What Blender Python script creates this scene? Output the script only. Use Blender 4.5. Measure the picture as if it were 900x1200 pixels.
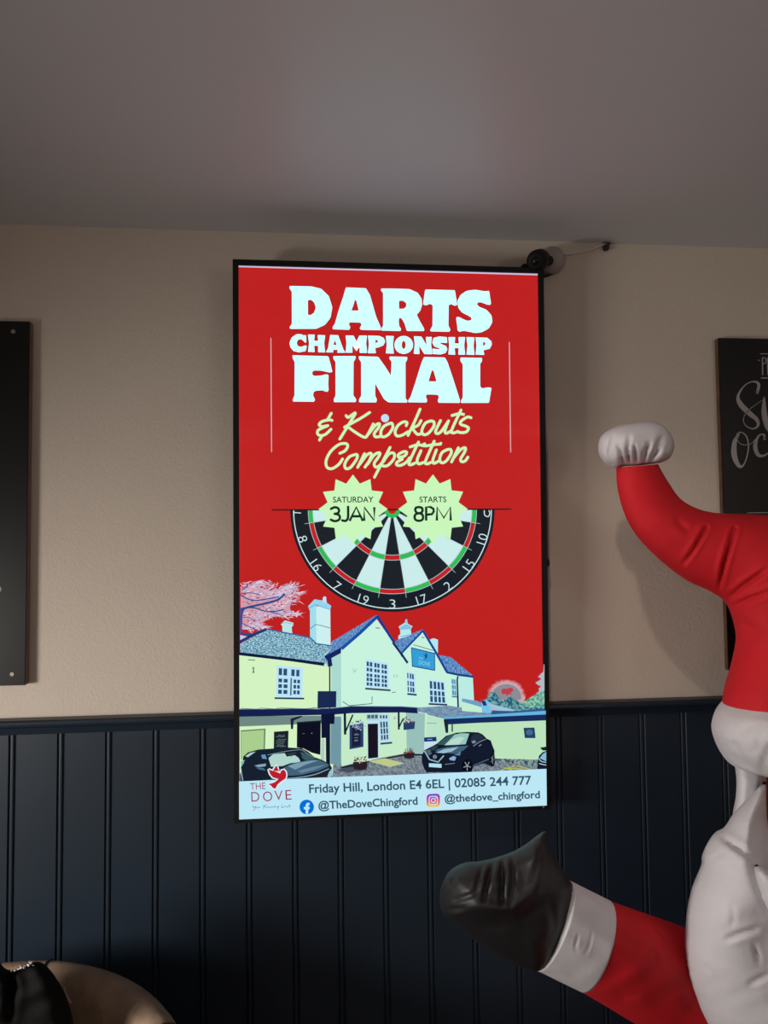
import bpy, bmesh, math, random
import numpy as np
from mathutils import Vector, Matrix
from mathutils.geometry import tessellate_polygon, delaunay_2d_cdt
random.seed(7)
for o in list(bpy.data.objects): bpy.data.objects.remove(o)
SC = bpy.context.scene
COL = SC.collection
PI = math.pi
# ------------------------------------------------------------------ camera
CEN = 1.63                                   # height of the display's centre
CAM = np.array([-0.17415, -1.67501, CEN - 0.01634])
YAW, PITCH, ROLL, F = 0.09585, 0.04532, -0.00968, 840.1
def _basis():
    cy, sy, cp, sp = math.cos(YAW), math.sin(YAW), math.cos(PITCH), math.sin(PITCH)
    f = np.array([sy*cp, cy*cp, sp]); r = np.array([cy, -sy, 0]); u = np.cross(r, f)
    cr, sr = math.cos(ROLL), math.sin(ROLL)
    return cr*r + sr*u, -sr*r + cr*u, f
RT, UP, FW = _basis()
cam = bpy.data.cameras.new('camera'); camo = bpy.data.objects.new('camera', cam); COL.objects.link(camo)
cam.sensor_fit = 'VERTICAL'; cam.sensor_height = 36; cam.sensor_width = 27; cam.lens = F*36/1200
cam.clip_start = 0.02
M = Matrix.Identity(4)
for i in range(3):
    M[i][0], M[i][1], M[i][2], M[i][3] = RT[i], UP[i], -FW[i], CAM[i]
camo.matrix_world = M
SC.camera = camo
# ------------------------------------------------------------------ world, lights, exposure
CEIL = CEN + 0.722
XL, XR, YB = -1.8, 2.6, -5.2
w = bpy.data.worlds.new('world'); SC.world = w; w.use_nodes = True
w.node_tree.nodes['Background'].inputs[0].default_value = (0.55, 0.62, 0.75, 1)
w.node_tree.nodes['Background'].inputs[1].default_value = 0.6
def area(name, loc, target, sx, sy, power, col, spread=180):
    l = bpy.data.lights.new(name, 'AREA'); l.shape = 'RECTANGLE'; l.size = sx; l.size_y = sy
    l.energy = power; l.color = col; l.spread = math.radians(spread)
    o = bpy.data.objects.new(name, l); COL.objects.link(o); o.location = loc
    o.rotation_euler = (Vector(target) - Vector(loc)).to_track_quat('-Z', 'Y').to_euler()
    return o
area('window_daylight', (XL - 0.42, -1.45, 1.36), (-0.3, -0.2, 1.0), 0.75, 0.6, 93, (1.0, 0.94, 0.86))
def bulb(name, loc, power, col, rad):  # bare point light, used only for added fill
    l = bpy.data.lights.new(name, 'POINT'); l.energy = power; l.color = col; l.shadow_soft_size = rad
    o = bpy.data.objects.new(name, l); COL.objects.link(o); o.location = loc; return o
bulb('fill_light', (2.0, -4.0, 1.7), 17, (1.0, 0.92, 0.86), 0.12)  # added ambient fill at the unseen rear, no lamp body
bulb('fill_light', (-1.2, -4.4, 1.7), 17, (1.0, 0.93, 0.88), 0.12)  # second added rear fill, also without a lamp
def spot(name, loc, target, power, col, angle, blend, rad):
    l = bpy.data.lights.new(name, 'SPOT'); l.energy = power; l.color = col; l.spot_size = math.radians(angle)
    l.spot_blend = blend; l.shadow_soft_size = rad
    o = bpy.data.objects.new(name, l); COL.objects.link(o); o.location = loc
    o.rotation_euler = (Vector(target) - Vector(loc)).to_track_quat('-Z', 'Y').to_euler()
    return o
spot('spotlight_beam', (-0.02, -1.05, 2.285), (0.64, 0.0, 0.98), 15, (1.0, 0.84, 0.73), 62, 0.8, 0.018)
bulb('fill_light', (1.4, -2.4, 1.95), 6.5, (1.0, 0.92, 0.88), 0.10)  # added front fill for the figure and right wall, unseen
vs = SC.view_settings
vs.view_transform = 'Standard'; vs.look = 'None'; vs.exposure = 0; vs.gamma = 1; vs.use_curve_mapping = False
# ------------------------------------------------------------------ helpers
def lin(c):
    return tuple(((v/255)/12.92 if v/255 <= 0.04045 else ((v/255 + 0.055)/1.055)**2.4) for v in c)
def at(px, py, Y):
    """world point on the plane y = Y seen at photo pixel (px, py)"""
    d = FW + RT*((px - 450)/F) - UP*((py - 600)/F)
    return CAM + d*((Y - CAM[1])/d[1])
def mat(name, col, rough=0.5, metal=0.0, noise=None, bump=None, spec=0.5, coat=0.0, sheen=0.0):
    m = bpy.data.materials.new(name); m.use_nodes = True; nt = m.node_tree
    b = nt.nodes['Principled BSDF']; c = lin(col)
    b.inputs['Base Color'].default_value = (*c, 1); b.inputs['Roughness'].default_value = rough
    b.inputs['Metallic'].default_value = metal; b.inputs['Specular IOR Level'].default_value = spec
    b.inputs['Coat Weight'].default_value = coat; b.inputs['Sheen Weight'].default_value = sheen
    tc = nt.nodes.new('ShaderNodeTexCoord')
    if noise:
        sc, amt = noise
        n = nt.nodes.new('ShaderNodeTexNoise'); n.inputs['Scale'].default_value = sc; n.inputs['Detail'].default_value = 4
        nt.links.new(tc.outputs['Object'], n.inputs['Vector'])
        r = nt.nodes.new('ShaderNodeValToRGB')
        r.color_ramp.elements[0].position = 0.3; r.color_ramp.elements[1].position = 0.7
        r.color_ramp.elements[0].color = (*[v*(1 - amt) for v in c], 1); r.color_ramp.elements[1].color = (*[min(1, v*(1 + amt)) for v in c], 1)
        nt.links.new(n.outputs['Fac'], r.inputs['Fac']); nt.links.new(r.outputs['Color'], b.inputs['Base Color'])
    if bump:
        sc, st, dist = bump
        n = nt.nodes.new('ShaderNodeTexNoise'); n.inputs['Scale'].default_value = sc; n.inputs['Detail'].default_value = 3
        nt.links.new(tc.outputs['Object'], n.inputs['Vector'])
        bp = nt.nodes.new('ShaderNodeBump'); bp.inputs['Strength'].default_value = st; bp.inputs['Distance'].default_value = dist
        nt.links.new(n.outputs['Fac'], bp.inputs['Height']); nt.links.new(bp.outputs['Normal'], b.inputs['Normal'])
    return m
_em = {}
def emit(col, k=1.0):
    key = (col, k)
    if key not in _em:
        m = bpy.data.materials.new('screen_light'); m.use_nodes = True; nt = m.node_tree
        nt.nodes.remove(nt.nodes['Principled BSDF'])
        e = nt.nodes.new('ShaderNodeEmission'); e.inputs[0].default_value = (*lin(col), 1); e.inputs[1].default_value = k
        nt.links.new(e.outputs[0], nt.nodes['Material Output'].inputs[0]); _em[key] = m
    return _em[key]
def emit_noise(name, c1, c2, scale, p0=0.4, p1=0.6, stretch=(1, 1, 1)):
    m = bpy.data.materials.new(name); m.use_nodes = True; nt = m.node_tree
    nt.nodes.remove(nt.nodes['Principled BSDF'])
    tc = nt.nodes.new('ShaderNodeTexCoord'); mp = nt.nodes.new('ShaderNodeMapping'); mp.inputs['Scale'].default_value = stretch
    n = nt.nodes.new('ShaderNodeTexNoise'); n.inputs['Scale'].default_value = scale; n.inputs['Detail'].default_value = 3
    r = nt.nodes.new('ShaderNodeValToRGB')
    r.color_ramp.elements[0].position = p0; r.color_ramp.elements[1].position = p1
    r.color_ramp.elements[0].color = (*lin(c1), 1); r.color_ramp.elements[1].color = (*lin(c2), 1)
    e = nt.nodes.new('ShaderNodeEmission')
    nt.links.new(tc.outputs['Object'], mp.inputs[0]); nt.links.new(mp.outputs[0], n.inputs['Vector'])
    nt.links.new(n.outputs['Fac'], r.inputs['Fac']); nt.links.new(r.outputs['Color'], e.inputs[0])
    nt.links.new(e.outputs[0], nt.nodes['Material Output'].inputs[0])
    return m
def tag(o, label=None, cat=None, group=None, kind=None):
    if label: o['label'] = label
    if cat: o['category'] = cat
    if group: o['group'] = group
    if kind: o['kind'] = kind
    return o
def empty(name, loc=(0, 0, 0), rot=(0, 0, 0)):
    o = bpy.data.objects.new(name, None); COL.objects.link(o); o.location = loc; o.rotation_euler = rot
    o.empty_display_size = 0.1
    return o
def link(name, verts, faces, mats, parent=None, idx=None, smooth=False):
    me = bpy.data.meshes.new(name); me.from_pydata([tuple(map(float, v)) for v in verts], [], faces)
    for m in (mats if isinstance(mats, (list, tuple)) else [mats]): me.materials.append(m)
    if idx is not None: me.polygons.foreach_set('material_index', idx)
    if smooth: me.polygons.foreach_set('use_smooth', [True]*len(me.polygons))
    me.update()
    o = bpy.data.objects.new(name, me); COL.objects.link(o)
    if parent: o.parent = parent
    return o
def bmobj(name, bm, m, parent=None, smooth=False):
    bmesh.ops.recalc_face_normals(bm, faces=bm.faces)
    me = bpy.data.meshes.new(name); bm.to_mesh(me); bm.free()
    for x in (m if isinstance(m, (list, tuple)) else [m]): me.materials.append(x)
    if smooth: me.polygons.foreach_set('use_smooth', [True]*len(me.polygons))
    o = bpy.data.objects.new(name, me); COL.objects.link(o)
    if parent: o.parent = parent
    return o
def box(bm, x0, x1, y0, y1, z0, z1, bev=0.0):
    r = bmesh.ops.create_cube(bm, size=1.0)
    vs_ = r['verts']
    bmesh.ops.scale(bm, vec=(x1 - x0, y1 - y0, z1 - z0), verts=vs_)
    bmesh.ops.translate(bm, vec=((x0 + x1)/2, (y0 + y1)/2, (z0 + z1)/2), verts=vs_)
    if bev:
        es = list({e for v in vs_ for e in v.link_edges})
        bmesh.ops.bevel(bm, geom=es, offset=bev, segments=2, affect='EDGES')
def boxobj(name, dims, m, parent=None, bev=0.0):
    bm = bmesh.new(); box(bm, *dims, bev=bev); return bmobj(name, bm, m, parent)
def catmull(pts, n=6, closed=False):
    P = [np.array(p, float) for p in pts]
    if len(P) < 3: return P
    out = []; N = len(P)
    rng = N if closed else N - 1
    for i in range(rng):
        p1, p2 = P[i % N], P[(i + 1) % N]
        p0 = P[(i - 1) % N] if (closed or i > 0) else 2*p1 - p2
        p3 = P[(i + 2) % N] if (closed or i + 2 < N) else 2*p2 - p1
        for k in range(n):
            t = k/n
            out.append(0.5*(2*p1 + (p2 - p0)*t + (2*p0 - 5*p1 + 4*p2 - p3)*t*t + (3*p1 - p0 - 3*p2 + p3)*t**3))
    if not closed: out.append(P[-1])
    return out
def tube(name, pts, r, m, parent=None, n=4, seg=10, smooth=True):
    """round tube along 3-D points; r a number or a list per point"""
    P = catmull(pts, n)
    rs = [r]*len(P) if not isinstance(r, (list, tuple)) else [float(np.interp(i/(len(P)-1), np.linspace(0, 1, len(r)), r)) for i in range(len(P))]
    V, Fc = [], []
    prev = None
    for i, p in enumerate(P):
        t = P[min(i + 1, len(P) - 1)] - P[max(i - 1, 0)]; t = t/(np.linalg.norm(t) + 1e-12)
        a = np.cross(t, [0, 0, 1.0]) if prev is None else prev - t*np.dot(prev, t)
        if np.linalg.norm(a) < 1e-4: a = np.cross(t, [1.0, 0, 0])
        a = a/np.linalg.norm(a); prev = a; b = np.cross(t, a)
        for k in range(seg):
            th = 2*PI*k/seg; V.append(p + rs[i]*(a*math.cos(th) + b*math.sin(th)))
    for i in range(len(P) - 1):
        for k in range(seg):
            Fc.append((i*seg + k, i*seg + (k + 1) % seg, (i + 1)*seg + (k + 1) % seg, (i + 1)*seg + k))
    Fc.append(tuple(range(seg))[::-1]); Fc.append(tuple(range((len(P) - 1)*seg, len(P)*seg)))
    return link(name, V, Fc, m, parent, smooth=smooth)
def lathe_between(bm, a, b, prof, seg=28):
    """surface of revolution about the axis a->b; prof = [(fraction along, radius)]"""
    a, b = np.array(a, float), np.array(b, float); t = (b - a); L = np.linalg.norm(t); t = t/L
    u = np.cross(t, [0, 0, 1.0])
    if np.linalg.norm(u) < 1e-3: u = np.cross(t, [1.0, 0, 0])
    u /= np.linalg.norm(u); v = np.cross(t, u)
    rings = []
    for f, r in prof:
        rings.append([bm.verts.new(a + t*L*f + r*(u*math.cos(2*PI*k/seg) + v*math.sin(2*PI*k/seg))) for k in range(seg)])
    for i in range(len(rings) - 1):
        for k in range(seg):
            bm.faces.new((rings[i][k], rings[i][(k+1) % seg], rings[i+1][(k+1) % seg], rings[i+1][k]))
    bm.faces.new(rings[0][::-1]); bm.faces.new(rings[-1])
# ------------------------------------------------------------------ materials
M_wall = mat('plaster_paint', (187, 175, 163), 0.7, noise=(3, 0.03), bump=(170, 0.4, 0.003))
M_ceil = mat('ceiling_paint', (196, 197, 202), 0.42, bump=(60, 0.05, 0.002))
M_navy = mat('navy_satin_paint', (23, 35, 47), 0.42, spec=0.4, noise=(6, 0.05), bump=(90, 0.04, 0.001))
M_floor = mat('dark_oak', (70, 52, 40), 0.4, noise=(9, 0.25))
M_black = mat('black_plastic', (14, 14, 16), 0.6, spec=0.2)
M_dark = mat('dark_metal', (30, 30, 32), 0.5)
M_white = mat('white_paint', (225, 222, 216), 0.45)
# ------------------------------------------------------------------ room shell
def shell():
    WT = 0.12
    tag(boxobj('floor', (XL, XR, YB, 0.1, -0.1, 0), M_floor), kind='structure')
    tag(boxobj('ceiling', (XL - WT, XR + WT, YB - WT, 0.124, CEIL, CEIL + 0.1), M_ceil), kind='structure')
    tag(boxobj('wall_back', (XL - WT, XR + WT, 0.004, 0.124, 0, CEIL), M_wall), kind='structure')
    tag(boxobj('wall_right', (XR, XR + WT, YB, 0.004, 0, CEIL), M_wall), kind='structure')
    tag(boxobj('wall_front', (XL - WT, XR + WT, YB - WT, YB, 0, CEIL), M_wall), kind='structure')
    wy0, wy1, wz0, wz1 = -2.1, -0.75, 0.70, 1.47
    bm = bmesh.new()
    box(bm, XL - WT, XL, YB, 0.004, 0, wz0); box(bm, XL - WT, XL, YB, 0.004, wz1, CEIL)
    box(bm, XL - WT, XL, YB, wy0, wz0, wz1); box(bm, XL - WT, XL, wy1, 0.004, wz0, wz1)
    tag(bmobj('wall_left', bm, M_wall), kind='structure')
    wd = tag(empty('window_1', (XL - 0.06, (wy0 + wy1)/2, wz0)), kind='structure')
    bm = bmesh.new(); hw = (wy1 - wy0)/2; h = wz1 - wz0
    for a, b in ((-hw, -hw + 0.06), (hw - 0.06, hw), (-0.025, 0.025)): box(bm, -0.03, 0.03, a, b, 0, h)
    box(bm, -0.03, 0.03, -hw, hw, 0, 0.06); box(bm, -0.03, 0.03, -hw, hw, h - 0.06, h); box(bm, -0.03, 0.05, -hw, hw, -0.02, 0.01)
    tag(bmobj('window_frame', bm, M_white, wd), kind='structure')
    # beadboard panelling: flat boards with a double bead at each joint
    s, x0 = 0.10308, -0.8409
    prof = []; k = -12
    D = 0.0045
    while x0 + k*s < XR - 0.05:
        c = x0 + k*s
        if c > XL + 0.02:
            for dx, dy in ((-9, 0), (-8.2, .9), (-7.6, 1), (-6.4, 1), (-5.6, .8), (-3.4, .1), (-1.5, 0), (1.2, 0), (2.8, .1), (3.8, .9), (4.4, 1), (5.6, 1), (6.4, .8), (9, 0)):
                prof.append((c + dx*0.001*0.95, -0.003 + dy*D))
        k += 1
    prof = [(XL, -0.003)] + prof + [(XR, -0.003)]
    V = []; Fc = []
    for x, y in prof: V += [(x, y, 0.0), (x, y, 1.215)]
    for i in range(len(prof) - 1): Fc.append((2*i, 2*i + 2, 2*i + 3, 2*i + 1))
    tag(link('trim_1', V, Fc, M_navy), kind='structure')
    # dado rail
    zt = 1.2375
    pr = [(0.004, zt), (-0.024, zt), (-0.029, zt - 0.003), (-0.031, zt - 0.008), (-0.029, zt - 0.013), (-0.024, zt - 0.016), (-0.018, zt - 0.018), (-0.014, zt - 0.026), (-0.010, zt - 0.034), (0.003, zt - 0.036)]
    V = []; Fc = []
    for y, z in pr: V += [(XL, y, z), (XR, y, z)]
    n = len(pr)
    for i in range(n): j = (i + 1) % n; Fc.append((2*i, 2*i + 1, 2*j + 1, 2*j))
    tag(link('trim_2', V, Fc, M_navy), kind='structure')
    bm = bmesh.new(); box(bm, XL, XR, -0.016, -0.003, 0, 0.14, 0.003)
    tag(bmobj('baseboard_back', bm, M_navy), kind='structure')
shell()
# ------------------------------------------------------------------ the wall display
TILT = 0.02072; PROT = 0.075; SW, SH = 0.6804, 1.2096
DISP = empty('wall_display', (0, -PROT, CEN), (TILT, 0, 0))
tag(DISP, 'tall portrait digital screen showing a red darts poster, hung on the wall', 'screen')
def _homog():
    src = [(281, 310.3), (630, 321.8), (637.4, 939.8), (280.8, 957.8)]
    dst = [(-SW/2, SH/2), (SW/2, SH/2), (SW/2, -SH/2), (-SW/2, -SH/2)]
    A = []; b = []
    for (x, y), (u, v) in zip(src, dst):
        A.append([x, y, 1, 0, 0, 0, -u*x, -u*y]); b.append(u)
        A.append([0, 0, 0, x, y, 1, -v*x, -v*y]); b.append(v)
    return np.append(np.linalg.solve(np.array(A), np.array(b)), 1).reshape(3, 3)
HM = _homog()
def S(p):
    q = HM @ np.array([p[0], p[1], 1.0]); return q[0]/q[2], q[1]/q[2]
def inv_S(u, v):
    q = np.linalg.inv(HM) @ np.array([u, v, 1.0]); return q[0]/q[2], q[1]/q[2]
class Pic:
    """one flat picture element shown on the screen, collected into one mesh"""
    depth = 0.0005
    def __init__(s): s.V = []; s.F = []; s.I = []; s.M = []
    def mi(s, c):
        m = c if not isinstance(c, tuple) else emit(c)
        if m not in s.M: s.M.append(m)
        return s.M.index(m)
    def step(s): Pic.depth += 1.0e-5; return -Pic.depth
    def raw(s, uv, faces, c):
        y = s.step(); b = len(s.V); s.V += [(u, y, v) for u, v in uv]; i = s.mi(c)
        for f in faces: s.F.append(tuple(b + k for k in f)); s.I.append(i)
    def poly(s, pts, c, holes=()):
        loops = [[Vector((*S(p), 0)) for p in L] for L in [pts, *holes]]
        tris = tessellate_polygon(loops)
        s.raw([(v.x, v.y) for L in loops for v in L], tris, c)
    def ell(s, cx, cy, rx, ry, c, n=28, rot=0):
        s.poly([(cx + rx*math.cos(t)*math.cos(rot) - ry*math.sin(t)*math.sin(rot), cy + rx*math.cos(t)*math.sin(rot) + ry*math.sin(t)*math.cos(rot)) for t in np.linspace(0, 2*PI, n, endpoint=False)], c)
    def stroke(s, pts, wd, c, n=5, closed=False, cap=True):
        has_w = len(pts[0]) > 2
        P = catmull(pts, n, closed) if n else [np.array(p, float) for p in pts]
        if closed: P.append(P[0])
        uv = []; fc = []
        for i, p in enumerate(P):
            t = P[min(i + 1, len(P) - 1)][:2] - P[max(i - 1, 0)][:2]; t = t/(np.linalg.norm(t) + 1e-9)
            h = (p[2] if has_w else wd)/2; nn = np.array([-t[1], t[0]])*h
            uv += [S(p[:2] + nn), S(p[:2] - nn)]
        for i in range(len(P) - 1): fc.append((2*i, 2*i + 1, 2*i + 3, 2*i + 2))
        if cap and not closed:
            for e in (0, -1):
                h = (P[e][2] if has_w else wd)/2; b = len(uv)
                uv += [S((P[e][0] + h*math.cos(a), P[e][1] + h*math.sin(a))) for a in np.linspace(0, 2*PI, 12, endpoint=False)]
                fc.append(tuple(range(b, b + 12)))
        s.raw(uv, fc, c)
    def text(s, body, x0, y0, x1, y1, cap, c, weight=0.0, space=1.0):
        """x0,y0 / x1,y1: baseline start and end; cap: capital height in px"""
        verts, faces, wd, ch = glyphs(body, weight, space)
        d = np.array([x1 - x0, y1 - y0], float); L = np.linalg.norm(d); t = d/L; nrm = np.array([t[1], -t[0]])
        uv = [S(np.array([x0, y0]) + t*L*(vx/wd) + nrm*cap*(vy/ch)) for vx, vy in verts]
        s.raw(uv, faces, c)
    def build(s, name, parent): return link(name, s.V, s.F, s.M, parent, s.I)
def glyphs(body, weight=0.0, space=1.0):
    def mk(t):
        cu = bpy.data.curves.new('t', 'FONT'); cu.body = t; cu.size = 1.0; cu.offset = weight; cu.space_character = space; cu.resolution_u = 3
        o = bpy.data.objects.new('t', cu); COL.objects.link(o)
        dg = bpy.context.evaluated_depsgraph_get(); me = o.evaluated_get(dg).to_mesh()
        v = [(a.co.x, a.co.y) for a in me.vertices]; f = [tuple(p.vertices) for p in me.polygons]
        bpy.data.objects.remove(o); bpy.data.curves.remove(cu)
        return v, f
    v, f = mk(body); h, _ = mk('H')
    mx = min(a[0] for a in v); Mx = max(a[0] for a in v)
    y0 = min(a[1] for a in h); ch = max(a[1] for a in h) - y0
    return [(a[0] - mx, a[1] - y0) for a in v], f, Mx - mx, ch
def K(x0, y0, sc, pts): return [(x0 + p[0]/sc, y0 + p[1]/sc, *p[2:]) for p in pts]
def rnd(pts, r=1.2, n=4):
    """polygon with softly rounded corners"""
    P = [np.array(p, float) for p in pts]; out = []; N = len(P)
    for i in range(N):
        a, b, c = P[i - 1], P[i], P[(i + 1) % N]
        la, lc = np.linalg.norm(a - b), np.linalg.norm(c - b)
        ra, rc = min(r, la*0.48), min(r, lc*0.48)
        p, q = b + (a - b)*ra/(la + 1e-9), b + (c - b)*rc/(lc + 1e-9)
        for k in range(n + 1):
            t = k/n; out.append(tuple((1 - t)**2*p + 2*t*(1 - t)*b + t*t*q))
    return out
def display():
    # case
    bm = bmesh.new(); o, B = 0.0125, 0.006
    hw, hh = SW/2, SH/2
    for a in ((-hw - o, -hw, -hh - o, hh + o), (hw, hw + o, -hh - o, hh + o), (-hw, hw, hh, hh + o), (-hw, hw, -hh - o, -hh)):
        box(bm, a[0], a[1], -B, 0.012, a[2], a[3])
    bmobj('bezel', bm, M_black, DISP)
    boxobj('back_housing', (-hw - 0.008, hw + 0.008, 0.001, 0.038, -hh - 0.008, hh + 0.008), M_black, DISP, 0.004)
    boxobj('wall_bracket', (-0.2, 0.2, 0.038, 0.066, -0.2, 0.2), M_dark, DISP)
    ang = inv_S(0, 0)
    bm = bmesh.new(); lathe_between(bm, (hw + o - 0.002, 0.008, -0.062), (hw + o + 0.007, 0.008, -0.062), [(0, 0.012), (0.5, 0.012), (1, 0.007)], 16)
    bmobj('control_knob', bm, M_black, DISP, True)
    bm = bmesh.new(); box(bm, hw - 0.006, hw - 0.003, -B - 0.0006, -B, -hh - 0.0095, -hh - 0.004)
    bmobj('indicator_light', bm, mat('indicator_grey', (120, 118, 120), 0.4), DISP)
    m = bpy.data.materials.new('screen_glass'); m.use_nodes = True; nt = m.node_tree; nt.nodes.remove(nt.nodes['Principled BSDF'])
    tr = nt.nodes.new('ShaderNodeBsdfTransparent'); gl = nt.nodes.new('ShaderNodeBsdfGlossy'); gl.inputs['Roughness'].default_value = 0.03
    fr = nt.nodes.new('ShaderNodeFresnel'); fr.inputs[0].default_value = 1.45; mx = nt.nodes.new('ShaderNodeMixShader')
    nt.links.new(fr.outputs[0], mx.inputs[0]); nt.links.new(tr.outputs[0], mx.inputs[1]); nt.links.new(gl.outputs[0], mx.inputs[2])
    nt.links.new(mx.outputs[0], nt.nodes['Material Output'].inputs[0])
    link('glass_pane', [(-hw, -B + 0.0004, -hh), (hw, -B + 0.0004, -hh), (hw, -B + 0.0004, hh), (-hw, -B + 0.0004, hh)], [(0, 1, 2, 3)], m, DISP)
    # picture
    RED = (192, 30, 30); NUM = (205, 228, 232); HEAD = emit((178, 240, 255), 1.5); LIME = (204, 250, 190)
    p = Pic()
    p.raw([(-hw, -hh), (hw, -hh), (hw, hh), (-hw, hh)], [(0, 1, 2, 3)], RED)
    p.poly([(281, 310.3), (630, 321.8), (630, 323.6), (281, 312.0)], (205, 195, 225))
    p.stroke([(318.6, 395), (319, 529)], 1.1, (222, 175, 178), 0, cap=False)
    p.stroke([(597, 401), (598.4, 530)], 1.1, (222, 175, 178), 0, cap=False)
    p.ell(452, 489.6, 4.7, 4.8, (195, 225, 255))  # pale disc: lamp reflection painted into the poster
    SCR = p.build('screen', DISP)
    # dartboard
    p = Pic(); cx, cy = 460.2, 597.0
    BLK, WHT, GRN, RDD, WIRE = (24, 32, 40), (205, 240, 238), (45, 190, 85), (196, 32, 36), (175, 195, 200)
    def sect(r0, r1, a0, a1, c, n=10):
        t0 = np.linspace(a0, a1, n)
        p.poly([(cx + r1*math.sin(a), cy + r1*math.cos(a)) for a in t0] + [(cx + r0*math.sin(a), cy + r0*math.cos(a)) for a in t0[::-1]], c)
    H = PI/2
    sect(0.01, 119.5, -H, H, (20, 28, 38), 60)
    sect(115.0, 116.2, -H, H, NUM, 60)
    e = math.radians(9); black = True
    for k in range(-5, 6):
        a0, a1 = max(-H, (2*k - 1)*e), min(H, (2*k + 1)*e)
        b = (k % 2 == 0)
        sect(9, 98, a0, a1, BLK if b else WHT, 6)
        sect(93, 98.2, a0, a1, RDD if b else GRN, 6)
        sect(53, 59, a0, a1, RDD if b else GRN, 5)
    for r in (53, 59, 93, 98.4): sect(r - .35, r + .35, -H, H, WIRE, 50)
    for k in range(-5, 5):
        a = (2*k + 1)*e
        p.stroke([(cx + 10*math.sin(a), cy + 10*math.cos(a)), (cx + 104*math.sin(a), cy + 104*math.cos(a))], 0.6, WIRE, 0, cap=False)
    sect(0.01, 9.4, -H, H, GRN, 24); sect(0.01, 4.8, -H, H, RDD, 16)
    for k, t in ((-4, '8'), (-3, '16'), (-2, '7'), (-1, '19'), (0, '3'), (1, '17'), (2, '2'), (3, '15'), (4, '10')):
        a = 2*k*e; r = 112.6; ht = 10.5; wd = 7.0 if len(t) == 1 else 12.5
        if t in ('17', '16', '10', '19', '15'): wd = 12
        r = 115.6; c = np.array([cx + r*math.sin(a), cy + r*math.cos(a)]); tx = np.array([math.cos(a), -math.sin(a)])
        p.text(t, *(c - tx*wd/2), *(c + tx*wd/2), ht, NUM, -0.01)
    p.stroke([(345, 597.6), (345, 604)], 1.1, NUM, 0); p.stroke([(345, 600), (353, 600.5)], 1.1, NUM, 0)
    p.stroke([(567.5, 598), (568, 603), (572, 605), (574, 601), (573, 598)], 1.2, NUM, 4)
    p.stroke([(319, 596.9), (599, 596.3)], 1.5, (30, 14, 18), 0, cap=False)
    p.build('dartboard_picture', SCR)
    # badges
    def badge(name, bx, by, words):
        q = Pic()
        pts = []
        for k in range(24):
            r = 40.6 if k % 2 == 0 else 30.9; a = k*PI/12
            pts.append((bx + r*math.sin(a), by - r*math.cos(a)))
        q.poly(pts, LIME)
        for w_ in words:
            if isinstance(w_, int):
                if w_ == 3: o_ = (365, 550, 9); T_ = [([(212, 412), (250, 395), (284, 404), (297, 430), (285, 455), (250, 464)], 5), ([(250, 464), (292, 474), (306, 503), (290, 530), (250, 541), (210, 526)], 5), ([(392, 390), (392, 490), (382, 525), (360, 539), (330, 533)], 5), ([(408, 540), (478, 394), (548, 540)], 0), ([(432, 490), (525, 490)], 0), ([(562, 538), (562, 396), (668, 536), (668, 394)], 0)]
                else: o_ = (460, 550, 9); T_ = [([(282, 393), (250, 402), (244, 428), (258, 452), (282, 458), (308, 452), (320, 428), (312, 402), (282, 393)], 5), ([(282, 458), (248, 470), (236, 498), (248, 528), (282, 538), (316, 528), (326, 498), (314, 470), (282, 458)], 5), ([(358, 536), (358, 394), (405, 394), (434, 412), (438, 440), (420, 468), (360, 474)], 0), ([(470, 536), (474, 396), (544, 508), (612, 396), (616, 536)], 0)]
                for pts_, n_ in T_: q.stroke(K(*o_, pts_), 2.9, (18, 44, 34), n_, cap=(n_ > 0))
                continue
            t, a, b, y, cap, wt = w_
            q.text(t, a, y, b, y - 0.2, cap, (18, 44, 34), wt)
        q.build(name, SCR)
    badge('date_badge', 414.4, 596.1, [('SATURDAY', 390.8, 438.3, 588.3, 6.7, 0.012), 3])
    badge('time_badge', 507.7, 596.1, [('STARTS', 492, 523.4, 588.2, 6.6, 0.012), 8])
    # headline
    p = Pic()
    def g(x0, y0, sc, pts, holes=(), r=1.3): p.poly(rnd(K(x0, y0, sc, pts), r), HEAD, [rnd(K(x0, y0, sc, h), r*0.9) for h in holes])
    a = (330, 325, 6.923); b = (450, 325, 6.4286)
    g(*a, [(74, 66), (250, 70), (330, 90), (392, 150), (420, 240), (405, 325), (360, 382), (290, 414), (76, 414), (74, 395), (92, 375), (92, 110), (74, 90)], [[(222, 182), (245, 178), (272, 198), (286, 240), (272, 285), (245, 302), (222, 302)]])
    g(*a, [(530, 80), (692, 88), (724, 140), (775, 320), (812, 405), (812, 428), (646, 424), (642, 405), (658, 385), (648, 365), (560, 362), (552, 380), (566, 400), (558, 424), (422, 418), (422, 400), (440, 375), (470, 270), (510, 150)], [[(603, 180), (614, 186), (634, 268), (574, 268), (590, 225)]])
    g(*b, [(-16, 84), (100, 86), (200, 90), (260, 118), (290, 165), (292, 210), (277, 255), (252, 282), (275, 330), (308, 388), (308, 405), (178, 404), (160, 345), (138, 308), (120, 303), (117, 330), (120, 368), (134, 385), (132, 404), (-16, 400), (-14, 385), (0, 365), (0, 115), (-16, 103)], [[(119, 177), (150, 176), (174, 195), (174, 220), (155, 237), (119, 237)]])
    g(*b, [(316, 93), (538, 100), (546, 150), (556, 212), (535, 217), (510, 203), (491, 212), (489, 365), (504, 395), (498, 411), (354, 408), (354, 392), (370, 368), (372, 212), (352, 200), (325, 212), (300, 207), (302, 190), (310, 130)])
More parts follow.
